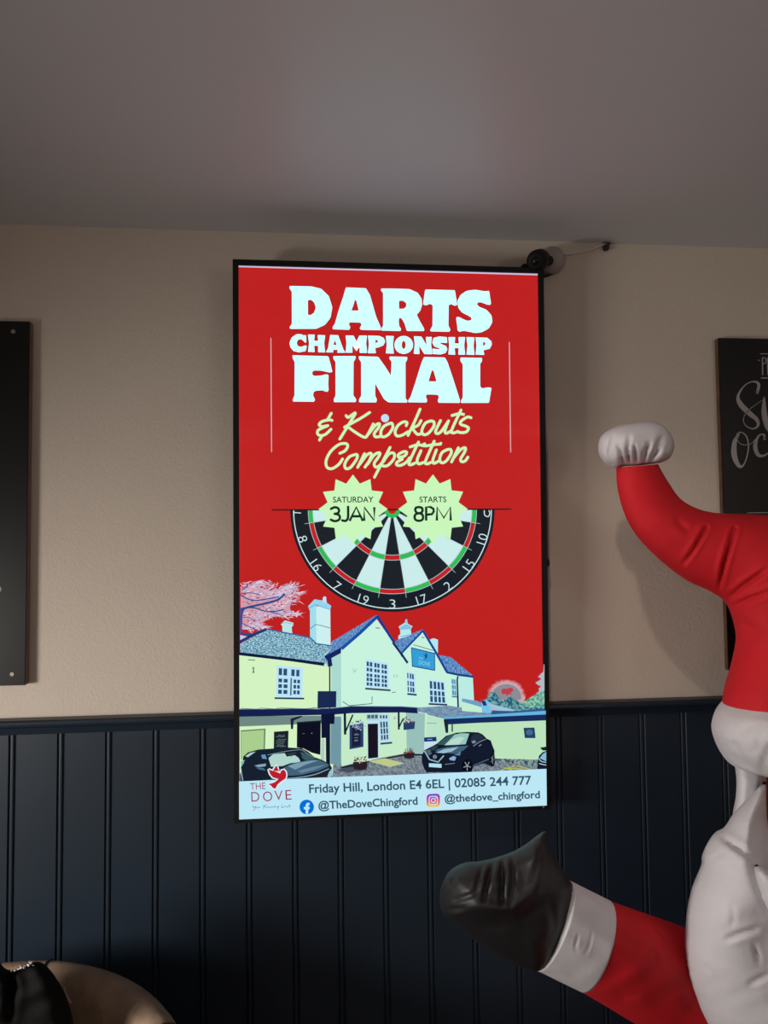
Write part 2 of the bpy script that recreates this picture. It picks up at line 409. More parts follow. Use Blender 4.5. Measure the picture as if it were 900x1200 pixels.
    g(*b, [(794, 104), (800, 150), (809, 208), (790, 212), (765, 204), (735, 191), (708, 192), (703, 210), (722, 226), (775, 248), (812, 290), (818, 340), (792, 387), (740, 416), (690, 422), (640, 411), (600, 404), (575, 413), (558, 404), (554, 360), (546, 304), (562, 298), (590, 312), (630, 330), (660, 326), (664, 308), (640, 292), (590, 267), (563, 232), (557, 180), (580, 135), (625, 105), (690, 97), (740, 106), (770, 110)], r=1.8)
    a = (330, 380, 6.923); b = (450, 380, 6.4286)
    g(*a, [(95, 246), (387, 256), (402, 310), (420, 384), (395, 388), (365, 380), (325, 372), (268, 371), (255, 385), (256, 405), (275, 416), (330, 412), (365, 402), (388, 406), (385, 480), (388, 535), (375, 546), (340, 532), (290, 534), (266, 545), (262, 575), (278, 605), (272, 624), (98, 622), (98, 600), (112, 575), (114, 300), (98, 275)])
    g(*a, [(426, 255), (608, 255), (606, 280), (591, 300), (589, 575), (612, 605), (609, 628), (431, 628), (429, 605), (445, 575), (445, 300), (428, 280)])
    g(*b, [(-184, 238), (-38, 243), (10, 310), (58, 386), (62, 278), (46, 258), (48, 241), (181, 245), (180, 268), (167, 285), (167, 558), (182, 573), (179, 588), (38, 586), (4, 560), (-61, 443), (-61, 537), (-48, 562), (-52, 586), (-183, 585), (-182, 562), (-166, 537), (-166, 281), (-182, 260)])
    g(*b, [(306, 246), (462, 250), (482, 285), (530, 430), (574, 570), (574, 592), (412, 590), (408, 570), (418, 550), (410, 530), (325, 527), (318, 545), (330, 570), (325, 588), (186, 586), (188, 570), (205, 545), (240, 440), (285, 295)], [[(366, 343), (378, 352), (400, 430), (339, 430), (352, 385)]])
    g(*b, [(578, 251), (741, 255), (740, 280), (726, 298), (726, 468), (740, 484), (785, 476), (811, 480), (802, 530), (792, 592), (581, 592), (582, 575), (596, 552), (596, 302), (578, 278)])
    R_ = 0.7
    g(*a, [(206, 84), (209, 142), (200, 147), (185, 130), (165, 116), (140, 122), (130, 148), (140, 172), (165, 180), (205, 166), (213, 178), (202, 214), (150, 224), (105, 213), (78, 180), (73, 145), (88, 105), (128, 76), (165, 76), (187, 86)], r=R_)
    g(*a, [(222, 80), (277, 80), (272, 130), (305, 132), (300, 83), (362, 86), (353, 150), (361, 225), (303, 223), (305, 172), (272, 170), (277, 222), (222, 220), (231, 150)], r=R_)
    g(*a, [(402, 83), (467, 86), (508, 200), (527, 228), (458, 228), (465, 205), (425, 203), (428, 225), (367, 224), (385, 190)], [[(440, 126), (455, 166), (427, 164)]], r=R_)
    g(*a, [(527, 88), (592, 90), (615, 138), (638, 90), (700, 90), (693, 150), (701, 230), (640, 230), (640, 172), (615, 216), (580, 167), (582, 228), (527, 228), (534, 150)], r=R_)
    g(*a, [(708, 90), (800, 93), (836, 110), (847, 140), (832, 170), (790, 187), (766, 190), (772, 233), (707, 233), (716, 160)], [[(768, 124), (785, 127), (789, 142), (768, 153)]], r=R_)
    I_ = [(20, 86), (80, 88), (73, 150), (80, 220), (20, 218), (27, 150)]
    g(*b, I_, r=R_); g(*b, [(x + 604, y + 12) for x, y in I_], r=R_)
    cir = lambda cx_, cy_, rx, ry: [(cx_ + rx*math.cos(t), cy_ + ry*math.sin(t)) for t in np.linspace(0, 2*PI, 22, endpoint=False)]
    g(*b, cir(154, 155, 70, 68), [cir(154, 155, 15, 30)], r=R_)
    g(*b, [(230, 90), (287, 93), (325, 158), (320, 96), (365, 96), (359, 150), (367, 226), (308, 224), (270, 162), (272, 224), (229, 222), (237, 150)], r=R_)
    g(*b, [(477, 98), (480, 142), (440, 139), (422, 141), (440, 152), (472, 165), (481, 190), (467, 217), (430, 228), (370, 224), (368, 183), (400, 187), (424, 190), (424, 183), (383, 167), (367, 140), (378, 103), (420, 93)], r=R_)
    g(*b, [(488, 98), (540, 98), (535, 145), (568, 146), (564, 98), (614, 98), (607, 160), (614, 230), (563, 230), (566, 180), (535, 180), (540, 230), (488, 228), (495, 160)], r=R_)
    g(*b, [(692, 100), (780, 104), (810, 130), (814, 155), (797, 187), (750, 197), (758, 232), (692, 230), (699, 160)], [[(748, 135), (765, 140), (765, 156), (748, 165)]], r=R_)
    p.build('headline_lettering', SCR)
    # brush script
    p = Pic(); SCRP = (208, 248, 188); W = 3.3
    A = (360, 475, 8.18); B_ = (450, 475, 8.18)
    for o_, L in ((A, [
        [(245, 140), (215, 135), (150, 150), (122, 180), (150, 198), (205, 190)], [(200, 192), (120, 228), (105, 262), (130, 284), (180, 275), (235, 225)], [(238, 72), (205, 130)], [(150, 285), (125, 328)],
        [(380, 95), (400, 112), (440, 85), (470, 70), (430, 140), (320, 318)], [(605, 65), (520, 120), (365, 205)], [(400, 205), (480, 262), (555, 302), (585, 280), (640, 175)], [(595, 270), (660, 190), (698, 172), (690, 210), (650, 265), (660, 298), (705, 295)], [(805, 168), (745, 195), (712, 250), (725, 298), (780, 280), (825, 215), (820, 172), (805, 168)],
        [(320, 455), (370, 430), (395, 385), (375, 362), (310, 372), (230, 440), (187, 530), (200, 592), (250, 600), (310, 560), (345, 510)], [(475, 465), (410, 490), (368, 555), (375, 600), (420, 592), (475, 520), (488, 478), (475, 465)], [(555, 460), (490, 590)], [(510, 560), (580, 470), (622, 460), (605, 520), (560, 588)], [(585, 560), (650, 470), (702, 452), (690, 490), (650, 548), (658, 585), (690, 580), (740, 530)], [(800, 400), (650, 685)], [(730, 540), (790, 462), (838, 458), (835, 510), (780, 570), (735, 578), (715, 560)]]),
        (B_, [
        [(218, 192), (225, 162), (190, 157), (140, 190), (112, 250), (130, 290), (180, 283), (235, 250)], [(350, 35), (300, 150), (235, 285)], [(360, 145), (330, 190), (270, 215)], [(275, 210), (300, 250), (330, 276), (370, 265)], [(455, 147), (400, 170), (367, 240), (385, 278), (430, 265), (480, 200), (482, 158), (455, 147)], [(545, 145), (500, 240), (510, 268), (550, 250), (622, 148)], [(620, 150), (588, 240), (602, 266), (650, 240)], [(740, 45), (652, 235), (668, 262), (710, 250)], [(655, 96), (720, 80), (765, 86)], [(835, 118), (800, 112), (742, 150), (737, 180), (790, 200), (812, 220), (790, 253), (740, 260), (705, 250)],
        [(160, 495), (205, 480), (222, 447), (190, 442), (142, 470), (150, 500), (182, 510), (132, 540), (127, 568), (170, 570), (220, 540), (250, 500)], [(335, 350), (247, 540), (262, 566), (300, 550)], [(255, 396), (330, 375), (400, 386), (480, 374), (543, 370)], [(358, 432), (322, 520), (337, 558), (380, 545)], [(386, 370), (394, 367)], [(485, 342), (402, 530), (417, 558), (450, 545)], [(505, 425), (472, 520), (482, 553), (530, 530)], [(545, 364), (548, 362)], [(610, 422), (560, 450), (537, 510), (555, 548), (600, 530), (645, 460), (642, 422), (610, 422)], [(715, 405), (650, 540)], [(670, 500), (740, 420), (783, 407), (772, 450), (737, 510), (747, 538), (780, 530), (805, 495)]])):
        for st in L: p.stroke(K(*o_, st), W, SCRP)
    p.build('script_lettering', SCR)
    pub_picture(SCR)
    # contact strip
    p = Pic(); STR = (188, 231, 246); INK = (52, 84, 100)
    p.poly([(280.5, 913.8), (370, 909), (460, 905.6), (637.2, 897.6), (637.6, 940.2), (280.5, 958.2)], STR)
    p.text('Friday Hill, London E4 6EL | 02085 244 777', 362.3, 927.2, 620, 916.0, 10.4, INK, 0.02)
    p.text('@TheDoveChingford', 373, 946.0, 488.3, 940.0, 9.4, INK, 0.022)
    p.text('@thedove_chingford', 519.6, 937.2, 629.8, 931.8, 8.8, INK, 0.022)
    p.ell(359.3, 943.2, 8.4, 8.6, (0, 112, 214), 32)
    p.poly(K(280, 890, 7.5, [(585, 460), (585, 420), (570, 420), (570, 398), (586, 398), (586, 378), (598, 362), (620, 362), (620, 382), (610, 384), (608, 398), (622, 398), (618, 420), (608, 420), (608, 460)]), STR)
    ig = lambda c, r, k: rnd([(c[0] - r, c[1] - r + k), (c[0] + r, c[1] - r - k), (c[0] + r, c[1] + r - k), (c[0] - r, c[1] + r + k)], r*0.6, 5)
    m = bpy.data.materials.new('camera_icon_gradient'); m.use_nodes = True; nt = m.node_tree; nt.nodes.remove(nt.nodes['Principled BSDF'])
    tc = nt.nodes.new('ShaderNodeTexCoord'); sp = nt.nodes.new('ShaderNodeSeparateXYZ'); rp = nt.nodes.new('ShaderNodeValToRGB'); ee = nt.nodes.new('ShaderNodeEmission')
    mr = nt.nodes.new('ShaderNodeMapRange'); _, vb = S((506, 942.8)); _, vt = S((506, 927.2))
    mr.inputs['From Min'].default_value = vb; mr.inputs['From Max'].default_value = vt
    for pos, c in ((0.0, (245, 215, 90)), (0.3, (238, 120, 70)), (0.6, (200, 50, 150)), (1.0, (120, 55, 200))):
        el = rp.color_ramp.elements.new(pos) if pos not in (0.0, 1.0) else [e_ for e_ in rp.color_ramp.elements if abs(e_.position - pos) < 1e-4][0]
        el.color = (*lin(c), 1)
    nt.links.new(tc.outputs['Object'], sp.inputs[0]); nt.links.new(sp.outputs[2], mr.inputs[0]); nt.links.new(mr.outputs[0], rp.inputs[0])
    nt.links.new(rp.outputs[0], ee.inputs[0]); nt.links.new(ee.outputs[0], nt.nodes['Material Output'].inputs[0])
    c = (506.3, 934.9)
    p.poly(ig(c, 7.7, 0.4), m)
    p.poly(ig(c, 5.4, 0.3), STR); p.poly(ig(c, 4.3, 0.25), m)
    p.ell(*c, 2.9, 2.9, STR); p.ell(*c, 1.8, 1.8, m); p.ell(c[0] + 2.9, c[1] - 3.0, 0.7, 0.7, STR)
    p.build('contact_strip', SCR)
    p = Pic(); MAR = (160, 34, 78)
    p.text('THE', 293.6, 923.4, 311.6, 922.4, 7.6, MAR, -0.004)
    for ch, x0, x1, y in (('D', 295, 304.4, 937.3), ('O', 308.5, 319.4, 936.8), ('V', 322, 331.6, 935.6), ('E', 335, 342, 934.9)):
        p.text(ch, x0, y, x1, y - 0.4, 11.2, MAR, -0.006)
    wing = K(280, 840, 8.18, [(285, 485), (318, 498), (352, 505), (395, 525), (410, 495), (432, 488), (450, 510), (456, 545), (445, 575), (400, 605), (372, 630), (350, 672), (325, 662), (308, 640), (283, 626), (320, 618), (350, 605), (380, 578), (325, 562), (300, 530)])
    wing2 = K(280, 840, 8.18, [(328, 500), (345, 470), (363, 446), (372, 475), (388, 503)])
    p.stroke(wing, 3.0, (222, 238, 246), 0, closed=True); p.stroke(wing2, 3.0, (222, 238, 246), 0, closed=True)
    p.poly(wing, (190, 30, 44)); p.poly(wing2, (190, 30, 44))
    Lg = (280, 890, 7.5)
    for st in ([(118, 402), (128, 392), (132, 408), (150, 395), (138, 425), (122, 430)], [(150, 410), (160, 402), (168, 410), (178, 400), (190, 408)], [(225, 385), (215, 415)], [(212, 390), (250, 382)], [(216, 402), (235, 400), (245, 408), (262, 398), (275, 408), (290, 396), (305, 404), (318, 392)], [(322, 385), (316, 404)], [(330, 395), (338, 404), (350, 392), (340, 425)], [(382, 378), (376, 406), (395, 402), (410, 392), (425, 402), (438, 390), (448, 380), (446, 404)]):
        p.stroke(K(*Lg, st), 0.55, (95, 130, 150), 4, cap=False)
    p.build('bird_logo', SCR)
def pub_picture(SCR):
    p = Pic(); rg = random.Random(3)
    Z1 = (280, 675, 9); Z2 = (370, 690, 9); Z3 = (460, 715, 9); Z4 = (540, 760, 9); Z5 = (280, 765, 9); Z6 = (370, 780, 9)
    Y1 = (280, 840, 8.18); Y2 = (380, 820, 7.5); Y3 = (480, 810, 7.5); Y4 = (560, 820, 11.25)
    P = lambda z, pts, c: p.poly(K(*z, pts), c)
    L = lambda z, pts, w_, c, n=0: p.stroke(K(*z, pts), w_, c, n, cap=False)
    NAVY = (18, 28, 62); BLUE = (22, 78, 165)
    slate = emit_noise('picture_slate', (62, 112, 150), (175, 222, 230), 260, 0.42, 0.6, (1, 1, 2.2))
    slate2 = emit_noise('picture_tiles', (60, 105, 170), (130, 175, 220), 180, 0.4, 0.65, (2.5, 1, 0.8))
    leaf = emit_noise('picture_leaves', (28, 84, 120), (120, 180, 175), 170, 0.4, 0.65)
    leafg = emit_noise('picture_green', (70, 140, 140), (160, 215, 175), 170, 0.4, 0.65)
    tar = emit_noise('picture_tarmac', (96, 110, 122), (136, 148, 156), 220)
    # frosted tree at the left
    P(Z1, [(20, 130), (120, 90), (230, 120), (330, 150), (420, 130), (520, 130), (560, 190), (560, 260), (540, 330), (560, 400), (480, 430), (380, 420), (280, 470), (200, 520), (120, 560), (20, 560)], (208, 158, 176))
    cols = [(228, 208, 222), (206, 198, 228), (190, 190, 226), (238, 224, 232), (214, 140, 154), (160, 170, 214)]
    tip = lambda a, b: (a, b)
    for k in range(760):
        bx, by, dx, dy, sp = rg.choice([(20, 150, 260, -80, 50), (60, 190, 330, -90, 55), (150, 210, 330, -40, 60), (300, 240, 300, -140, 60), (420, 180, 230, -10, 50), (430, 220, 110, -130, 35), (250, 330, 360, -70, 55), (300, 360, 330, 40, 50), (60, 420, 270, -30, 60), (100, 470, 190, 60, 50), (20, 520, 260, 20, 35), (20, 90, 250, -40, 40)])
        t = rg.random()**0.8; x = bx + dx*t + rg.gauss(0, sp*0.5); y = by + dy*t + rg.gauss(0, sp*(1.1 - 0.8*t)*0.7)
        ln = rg.uniform(24, 74); a = math.atan2(dy, dx) + rg.gauss(0, 0.5)
        x = max(x, 20)
        ex, ey = max(x + ln*math.cos(a), 18), y + ln*math.sin(a)
        if y < 38 or ey < 30: continue
        p.stroke(K(*Z1, [(x, y, rg.uniform(5, 11)/9), (ex, ey, 0.15)]), 1, rg.choice(cols), 0, cap=False)
    for k in range(90):
        x, y = rg.uniform(30, 540), rg.uniform(80, 520)
        if y > 430 and x > 300: continue
        p.ell(280 + x/9, 675 + y/9, rg.uniform(.5, 1.7), rg.uniform(.35, .9), (196, 40, 48), 7)
    for st, w_ in (([(20, 440), (50, 350), (90, 325), (200, 300), (330, 270), (420, 240), (490, 180)], 2.4), ([(20, 190), (100, 235), (180, 250), (300, 235), (430, 210)], 1.3), ([(40, 140), (75, 115), (105, 75)], 1.3), ([(90, 325), (180, 330), (270, 360), (380, 365), (480, 345)], 1.4), ([(300, 365), (400, 385), (470, 415)], .9), ([(20, 480), (100, 520), (210, 565)], 1.0), ([(20, 180), (120, 170), (230, 190)], .9), ([(20, 590), (70, 605), (140, 610)], 3.0), ([(45, 430), (120, 430), (180, 480)], .7)):
        p.stroke(K(*Z1, st), w_, (40, 72, 140), 4, cap=False)
    P(Z1, [(18, 330), (60, 320), (45, 400), (35, 560), (18, 600)], (45, 80, 150))
    P(Z1, [(18, 615), (90, 630), (20, 680)], (190, 205, 240))
    # background greenery at the right
    gx, gy = 465, 470
    dome = []
    for k in range(60):
        a = PI + PI*k/59; r = 1 + (0.16 if k % 2 else -0.06) + rg.uniform(-.05, .07)
        dome.append((gx + 175*r*math.cos(a), gy + 20 + 160*r*math.sin(a)))
    P(Z4, dome + [(640, 560), (290, 560)], (205, 165, 172))
    P(Z4, [(gx + 155*math.cos(a), gy + 25 + 135*math.sin(a)) for a in np.linspace(PI*0.93, 2.07*PI, 24)], (140, 140, 150))
    P(Z4, rnd([(412, 445), (418, 412), (445, 404), (470, 410), (495, 396), (530, 402), (542, 428), (512, 446), (524, 470), (492, 460), (474, 486), (455, 462), (424, 466)], 3), (196, 62, 76))
    P(Z4, [(855, 150), (862, 150), (862, 470), (775, 460), (810, 430), (800, 405), (830, 385), (790, 365), (768, 343), (810, 320), (830, 300), (795, 285), (825, 250), (850, 230)], (176, 186, 196))
    P(Z4, [(620, 560), (700, 510), (770, 465), (862, 425), (862, 640), (620, 640)], leafg)
    P(Z4, [(200, 560), (270, 500), (300, 440), (345, 440), (380, 490), (430, 545), (470, 500), (500, 488), (560, 520), (620, 560), (660, 600), (862, 610), (862, 660), (440, 650), (300, 600)], leaf)
    for k in range(46): p.ell(540 + rg.uniform(420, 840)/9, 760 + rg.uniform(520, 620)/9, rg.uniform(.3, .9), rg.uniform(.3, .8), rg.choice([(150, 205, 190), (30, 80, 120), (110, 180, 130)]), 7)
    # ground
    p.poly([(280.6, 890), (400, 893), (470, 882), (500, 876), (637, 884), (637.3, 899), (460, 907), (280.6, 915)], tar)
    # walls
    p.poly([(281, 770), (392, 765), (440, 760), (480, 790), (520, 800), (534, 812), (560, 842), (562, 888), (470, 880), (400, 894), (281, 904)], (192, 230, 200))
    p.poly([(281, 766), (342, 774), (388, 781), (390, 832), (390, 905), (281, 905)], (212, 243, 194))
    P(Z2, [(165, 720), (275, 640), (275, 1300), (165, 1300)], (170, 218, 208))
    p.poly([(400, 758), (441, 724), (477, 775), (480, 832), (400, 834)], (200, 243, 222))
    P(Z3, [(95, 440), (315, 215), (565, 640), (690, 670), (690, 1000), (155, 1010)], (198, 242, 222))
    P(Z3, [(690, 675), (835, 690), (850, 990), (690, 990)], (186, 236, 228))
    # left roof and chimneys
    P(Z1, [(462, 520), (445, 500), (490, 458), (580, 485), (577, 512), (560, 530), (566, 600), (462, 590)], (186, 228, 232))
    L(Z1, [(445, 500), (490, 478), (578, 500)], .6, (120, 170, 190))
    p.poly([(282, 753.5), (313, 736.3), (364.8, 746), (371, 752), (389, 755), (389, 778), (370, 775.5), (342, 771), (282, 764.5)], slate)
    p.poly([(363.6, 710), (387.3, 709), (387.6, 756), (378, 754.8), (370.5, 752), (363.7, 746)], (204, 240, 240))
    p.poly([(363.6, 710), (371, 706), (371, 752), (363.7, 746)], (160, 222, 238))
    p.poly([(361.4, 709.5), (369, 701.3), (380, 703), (388.5, 709), (387.2, 713.4), (371, 708.4), (363, 714)], (150, 212, 240))
    p.poly([(378.6, 699.5), (380, 698), (382.4, 698.3), (383.2, 706), (378.5, 704)], (190, 225, 245))
    L(Z1, [(740, 330), (815, 290), (900, 325), (962, 345)], .6, (80, 150, 190))
    L(Z1, [(755, 545), (815, 500), (900, 520), (965, 540)], .8, (60, 120, 120))
    p.stroke([(281, 751.5), (297, 743), (312.5, 736.5)], 3.2, (28, 58, 112), 0, cap=False)
    p.stroke([(312, 736), (364, 746), (371, 753), (388, 755.5)], 1.3, (32, 84, 150), 0, cap=False)
    p.stroke([(281, 765), (312, 768.5), (342, 772), (380, 777.3)], 3.6, NAVY, 0, cap=False)
    # middle gable roof
    P(Z2, [(162, 552), (640, 266), (655, 290), (470, 440), (270, 610), (160, 680), (85, 705), (160, 630)], slate2)
    L(Z2, [(85, 700), (160, 625)], .8, (200, 235, 240))
    L(Z2, [(150, 692), (285, 612), (470, 452), (648, 283)], 3.6, BLUE)
    P(Z2, [(90, 700), (262, 612), (268, 665), (165, 720), (178, 800), (130, 812), (125, 750)], (24, 38, 96))
    L(Z2, [(648, 272), (760, 455), (860, 610), (915, 700)], 3.0, (16, 60, 140)); L(Z3, [(0, 330), (90, 450), (155, 545)], 2.6, (18, 42, 92))
    L(Z2, [(148, 760), (148, 1260)], 1.6, (22, 34, 70))
    L(Z2, [(272, 620), (272, 1290)], .5, (225, 250, 235))
    L(Z2, [(630, 400), (675, 405)], 1.2, (90, 140, 160))
    # right gable roof
    P(Z3, [(15, 330), (60, 290), (315, 192), (320, 212), (95, 440)], slate2)
    P(Z3, [(480, 460), (605, 482), (845, 685), (690, 668), (570, 632)], slate2)
    P(Z3, [(60, 165), (130, 118), (207, 160), (188, 188), (192, 250), (58, 296), (58, 262), (80, 240), (76, 190)], (184, 232, 240))
    P(Z3, [(72, 170), (135, 135), (195, 160), (185, 190), (80, 196)], (130, 195, 230))
    P(Z3, [(125, 130), (134, 84), (148, 84), (158, 130)], (150, 200, 238)); L(Z3, [(80, 270), (180, 245)], .7, (100, 140, 170))
    P(Z3, [(385, 300), (425, 284), (472, 300), (470, 440), (440, 420), (385, 330)], (178, 230, 242))
    L(Z3, [(92, 440), (315, 205)], 2.2, (20, 70, 150)); L(Z3, [(312, 200), (440, 415), (565, 640)], 2.6, (20, 66, 152))
    L(Z3, [(560, 640), (690, 668), (845, 688)], 2.4, (20, 60, 130))
    L(Z3, [(680, 680), (672, 720), (682, 1020)], 1.9, (24, 40, 80))
    L(Z3, [(215, 352), (420, 412)], .8, (60, 100, 120)); L(Z3, [(300, 275), (330, 278)], .9, (70, 110, 140))
    # name board on the gable
    P(Z3, [(190, 378), (442, 440), (442, 626), (200, 582)], (26, 76, 138)); P(Z3, [(198, 390), (434, 448), (434, 614), (208, 572)], (52, 158, 216))
    p.text('THE', 460 + 268/9, 715 + 500/9, 460 + 312/9, 715 + 508/9, 2.4, (150, 212, 228)); p.text('DOVE', 460 + 268/9, 715 + 556/9, 460 + 385/9, 715 + 578/9, 4.4, (150, 212, 228))
    P(Z3, [(315, 440), (340, 465), (345, 430), (362, 460), (358, 490), (325, 515), (340, 490)], (30, 84, 140))
    # windows
    def win(q, cells, frame=(188, 228, 250), pane=(40, 82, 112), sill=None):
        q = [np.array(a, float) for a in q]
        p.poly([tuple(a) for a in q], frame)
        bl = lambda u, v: tuple((1-u)*(1-v)*q[0] + u*(1-v)*q[1] + u*v*q[2] + (1-u)*v*q[3])
        for (u0, u1, v0, v1) in cells: p.poly([bl(u0, v0), bl(u1, v0), bl(u1, v1), bl(u0, v1)], pane)
        if sill: p.stroke(sill, 2.0, (34, 52, 84), 0, cap=False)
    def grid(us, vs_): return [(u[0], u[1], v[0], v[1]) for u in us for v in vs_]
    v3 = [(.41, .53), (.59, .71), (.77, .90)]
    win(K(*Z5, [(403, 122), (678, 148), (668, 458), (393, 452)]), grid([(.08, .21), (.26, .40), (.56, .69), (.75, .87)], [(.08, .30)]) + grid([(.08, .22), (.28, .43), (.66, .76), (.80, .90)], v3) + [(.54, .59, .37, .94)], sill=K(*Z5, [(378, 466), (690, 470)]))
    win(K(370, 690, 9, [(528, 728), (765, 772), (768, 1042), (528, 1025)]), grid([(.03, .13), (.17, .28), (.37, .47), (.50, .60), (.69, .78), (.81, .92)], [(.08, .24), (.30, .42), (.50, .61), (.65, .77), (.82, .93)]), sill=K(370, 690, 9, [(520, 1038), (785, 1056)]))
    win(K(*Z3, [(143, 632), (232, 652), (242, 872), (150, 862)]), grid([(.06, .2), (.36, .54), (.62, .82)], [(.06, .3), (.42, .64), (.7, .92)]), sill=K(*Z3, [(150, 868), (248, 878)]))
    win([(501.7, 794.5), (520, 797), (522.3, 823), (502.5, 822)], grid([(.05, .2), (.29, .45), (.53, .68), (.76, .92)], [(.06, .38), (.46, .66), (.70, .95)]), sill=[(501.5, 823), (523, 824)])
    win(K(*Z3, [(608, 702), (655, 708), (665, 895), (615, 885)]), grid([(.1, .5), (.6, .95)], [(.06, .3), (.38, .6), (.68, .95)]), (168, 220, 240), (90, 150, 180))
    L(Z3, [(615, 893), (668, 900)], 1.2, (40, 60, 100))
    # small wall marks
    for st in ([(100, 62), (175, 66)], [(150, 140), (165, 200)], [(165, 140), (150, 205)]): L(Z5, st, 1.0, (96, 120, 96))
    L(Z6, [(395, 15), (402, 60), (430, 20)], .5, (120, 150, 130), 2); L(Z6, [(815, 80), (825, 115)], .5, (120, 150, 130)); L(Z6, [(840, 80), (850, 115), (862, 82)], .5, (120, 150, 130)); L(Z6, [(800, 270), (840, 262)], .8, (70, 100, 90))
    # low roofs at the right
    lowroof = emit_noise('picture_lowroof', (96, 128, 160), (140, 168, 190), 120, 0.35, 0.7, (1, 1, 3))
    P(Y3, [(40, 185), (270, 225), (310, 240), (310, 360), (120, 560), (-60, 540), (-60, 150)], (186, 228, 200))
    P(Y3, [(60, 130), (335, 112), (640, 160), (720, 180), (600, 205), (290, 225), (70, 172)], lowroof)
    L(Y3, [(40, 265), (230, 265)], .7, (110, 150, 140))
    P(Z4, [(0, 500), (205, 560), (215, 655), (0, 640)], (196, 238, 210)); P(Z4, [(0, 508), (160, 535), (210, 560), (205, 600), (0, 540)], (110, 160, 196))
    P(Z4, [(200, 535), (250, 522), (310, 560), (310, 660), (210, 655)], (120, 194, 232)); P(Z4, [(198, 533), (240, 530), (262, 580), (225, 585)], (22, 58, 110))
    P(Z4, [(270, 565), (330, 570), (565, 632), (500, 645), (310, 630)], (160, 196, 216)); P(Z4, [(305, 650), (330, 635), (560, 640), (862, 610), (862, 660), (310, 680)], (44, 88, 138))
    # single-storey wall and fascia
    p.poly([(526, 846), (637, 840), (637.3, 888), (560, 886), (526, 886)], (188, 228, 188))
    p.poly([(519, 838.5), (560, 836), (637, 830.5), (637, 836), (519, 843)], (104, 178, 224)); p.poly([(519, 840.5), (560, 838.5), (637, 834.8), (637, 841.8), (560, 844.8), (521, 847)], (22, 44, 92))
    P(Y3, [(290, 235), (330, 240), (330, 350), (308, 350)], (26, 40, 52)); L(Y3, [(365, 265), (365, 340)], 1.6, (36, 60, 80))
    # canopy over the ground floor
    p.poly([(281, 838), (377, 837), (377, 846), (281, 850)], (112, 136, 132))
    L(Z5, [(20, 574), (200, 580), (240, 570), (380, 578), (450, 568), (700, 575), (820, 560)], .7, (90, 120, 130), 3)
    p.poly([(400, 834), (478, 830), (500, 834), (497, 880), (472, 881), (446, 886), (400, 897)], (196, 235, 200))
    p.poly([(475, 832), (497, 834), (496, 882), (476, 880.5)], (152, 192, 186))
    p.poly([(387.5, 838), (399.7, 838), (399.5, 896.4), (387, 893)], (112, 152, 164))
    p.poly([(281, 829.5), (340, 829), (372, 829.4), (390, 828), (412, 825.6), (470, 825.8), (488, 827), (489, 834), (470, 833), (412, 834), (388, 836), (281, 838.5)], (20, 32, 78))
    p.stroke([(281, 830), (390, 828.4), (412, 826), (470, 826.4), (488, 827.4)], .7, (84, 104, 140), 0, cap=False)
    P(Z6, [(22, 255), (217, 255), (215, 425), (18, 435)], (26, 42, 82))
    P(Z6, [(58, 500), (200, 490), (195, 600), (152, 600), (150, 1130), (108, 1130), (105, 745), (60, 750)], (14, 22, 52))
    P(Z6, [(62, 760), (92, 755), (92, 1000), (50, 1010)], (170, 205, 196))
    L(Z6, [(285, 365), (350, 408), (480, 395), (590, 385), (592, 310)], .9, (60, 90, 86), 0)
    # garage panel, notice board, dark door
    p.poly(K(*Y1, [(20, 118), (258, 100), (250, 320), (20, 400)]), (96, 128, 100)); p.poly(K(*Y1, [(24, 130), (244, 112), (238, 330), (24, 400)]), (170, 206, 142))
    P(Y1, [(338, 130), (477, 120), (472, 300), (335, 300)], (24, 34, 42))
    for y in (165, 178, 205, 222, 240, 258, 270): L(Y1, [(360 + rg.uniform(-6, 20), y), (385, y - 3), (410, y + 2), (440 + rg.uniform(-15, 20), y - 3)], .5, (120, 140, 142), 2)
    P(Y1, [(558, 45), (785, 28), (780, 350), (700, 330), (620, 290), (555, 280)], (14, 16, 34)); L(Y1, [(555, 42), (640, 35), (790, 25)], 1.2, (30, 44, 70)); L(Y1, [(610, 148), (630, 146)], .5, (110, 120, 130)); L(Y1, [(692, 144), (704, 144)], .8, (150, 160, 165))
    P(Z5, [(545, 680), (660, 648), (668, 660), (580, 700), (572, 790), (550, 790)], (22, 36, 60))
    # porch wall: window, door, notice, brackets, baskets
    win(K(*Z6, [(530, 495), (658, 490), (658, 560), (530, 560)]), grid([(.08, .34), (.40, .64), (.70, .94)], [(.15, .7)]), (172, 210, 214), (70, 100, 120))
    win(K(*Z6, [(658, 490), (770, 492), (782, 790), (675, 805)]), grid([(.12, .27), (.38, .55), (.65, .80)], [(.05, .16), (.27, .47), (.5, .68), (.72, .88)]), (180, 222, 240), (44, 76, 96), K(*Z6, [(678, 806), (800, 794)]))
    P(Z6, [(535, 560), (662, 560), (662, 960), (540, 965)], (190, 226, 240)); P(Z6, [(545, 597), (652, 594), (653, 950), (548, 962)], (26, 20, 34))
    P(Z6, [(354, 612), (500, 590), (500, 838), (354, 866)], (38, 62, 112)); P(Z6, [(378, 640), (470, 628), (470, 825), (380, 842)], (26, 32, 54))
    for y in (705, 715, 745, 770, 778): L(Z6, [(405, y), (450 + rg.uniform(-10, 10), y - 4)], .7, (120, 130, 150))
    for k in range(46): p.ell(370 + rg.gauss(445, 32)/9, 780 + rg.gauss(615, 26)/9, rg.uniform(.6, 1.3), rg.uniform(.5, 1.1), rg.choice([(150, 170, 200), (40, 84, 130), (60, 120, 110), (96, 120, 180), (205, 190, 205)]), 7)
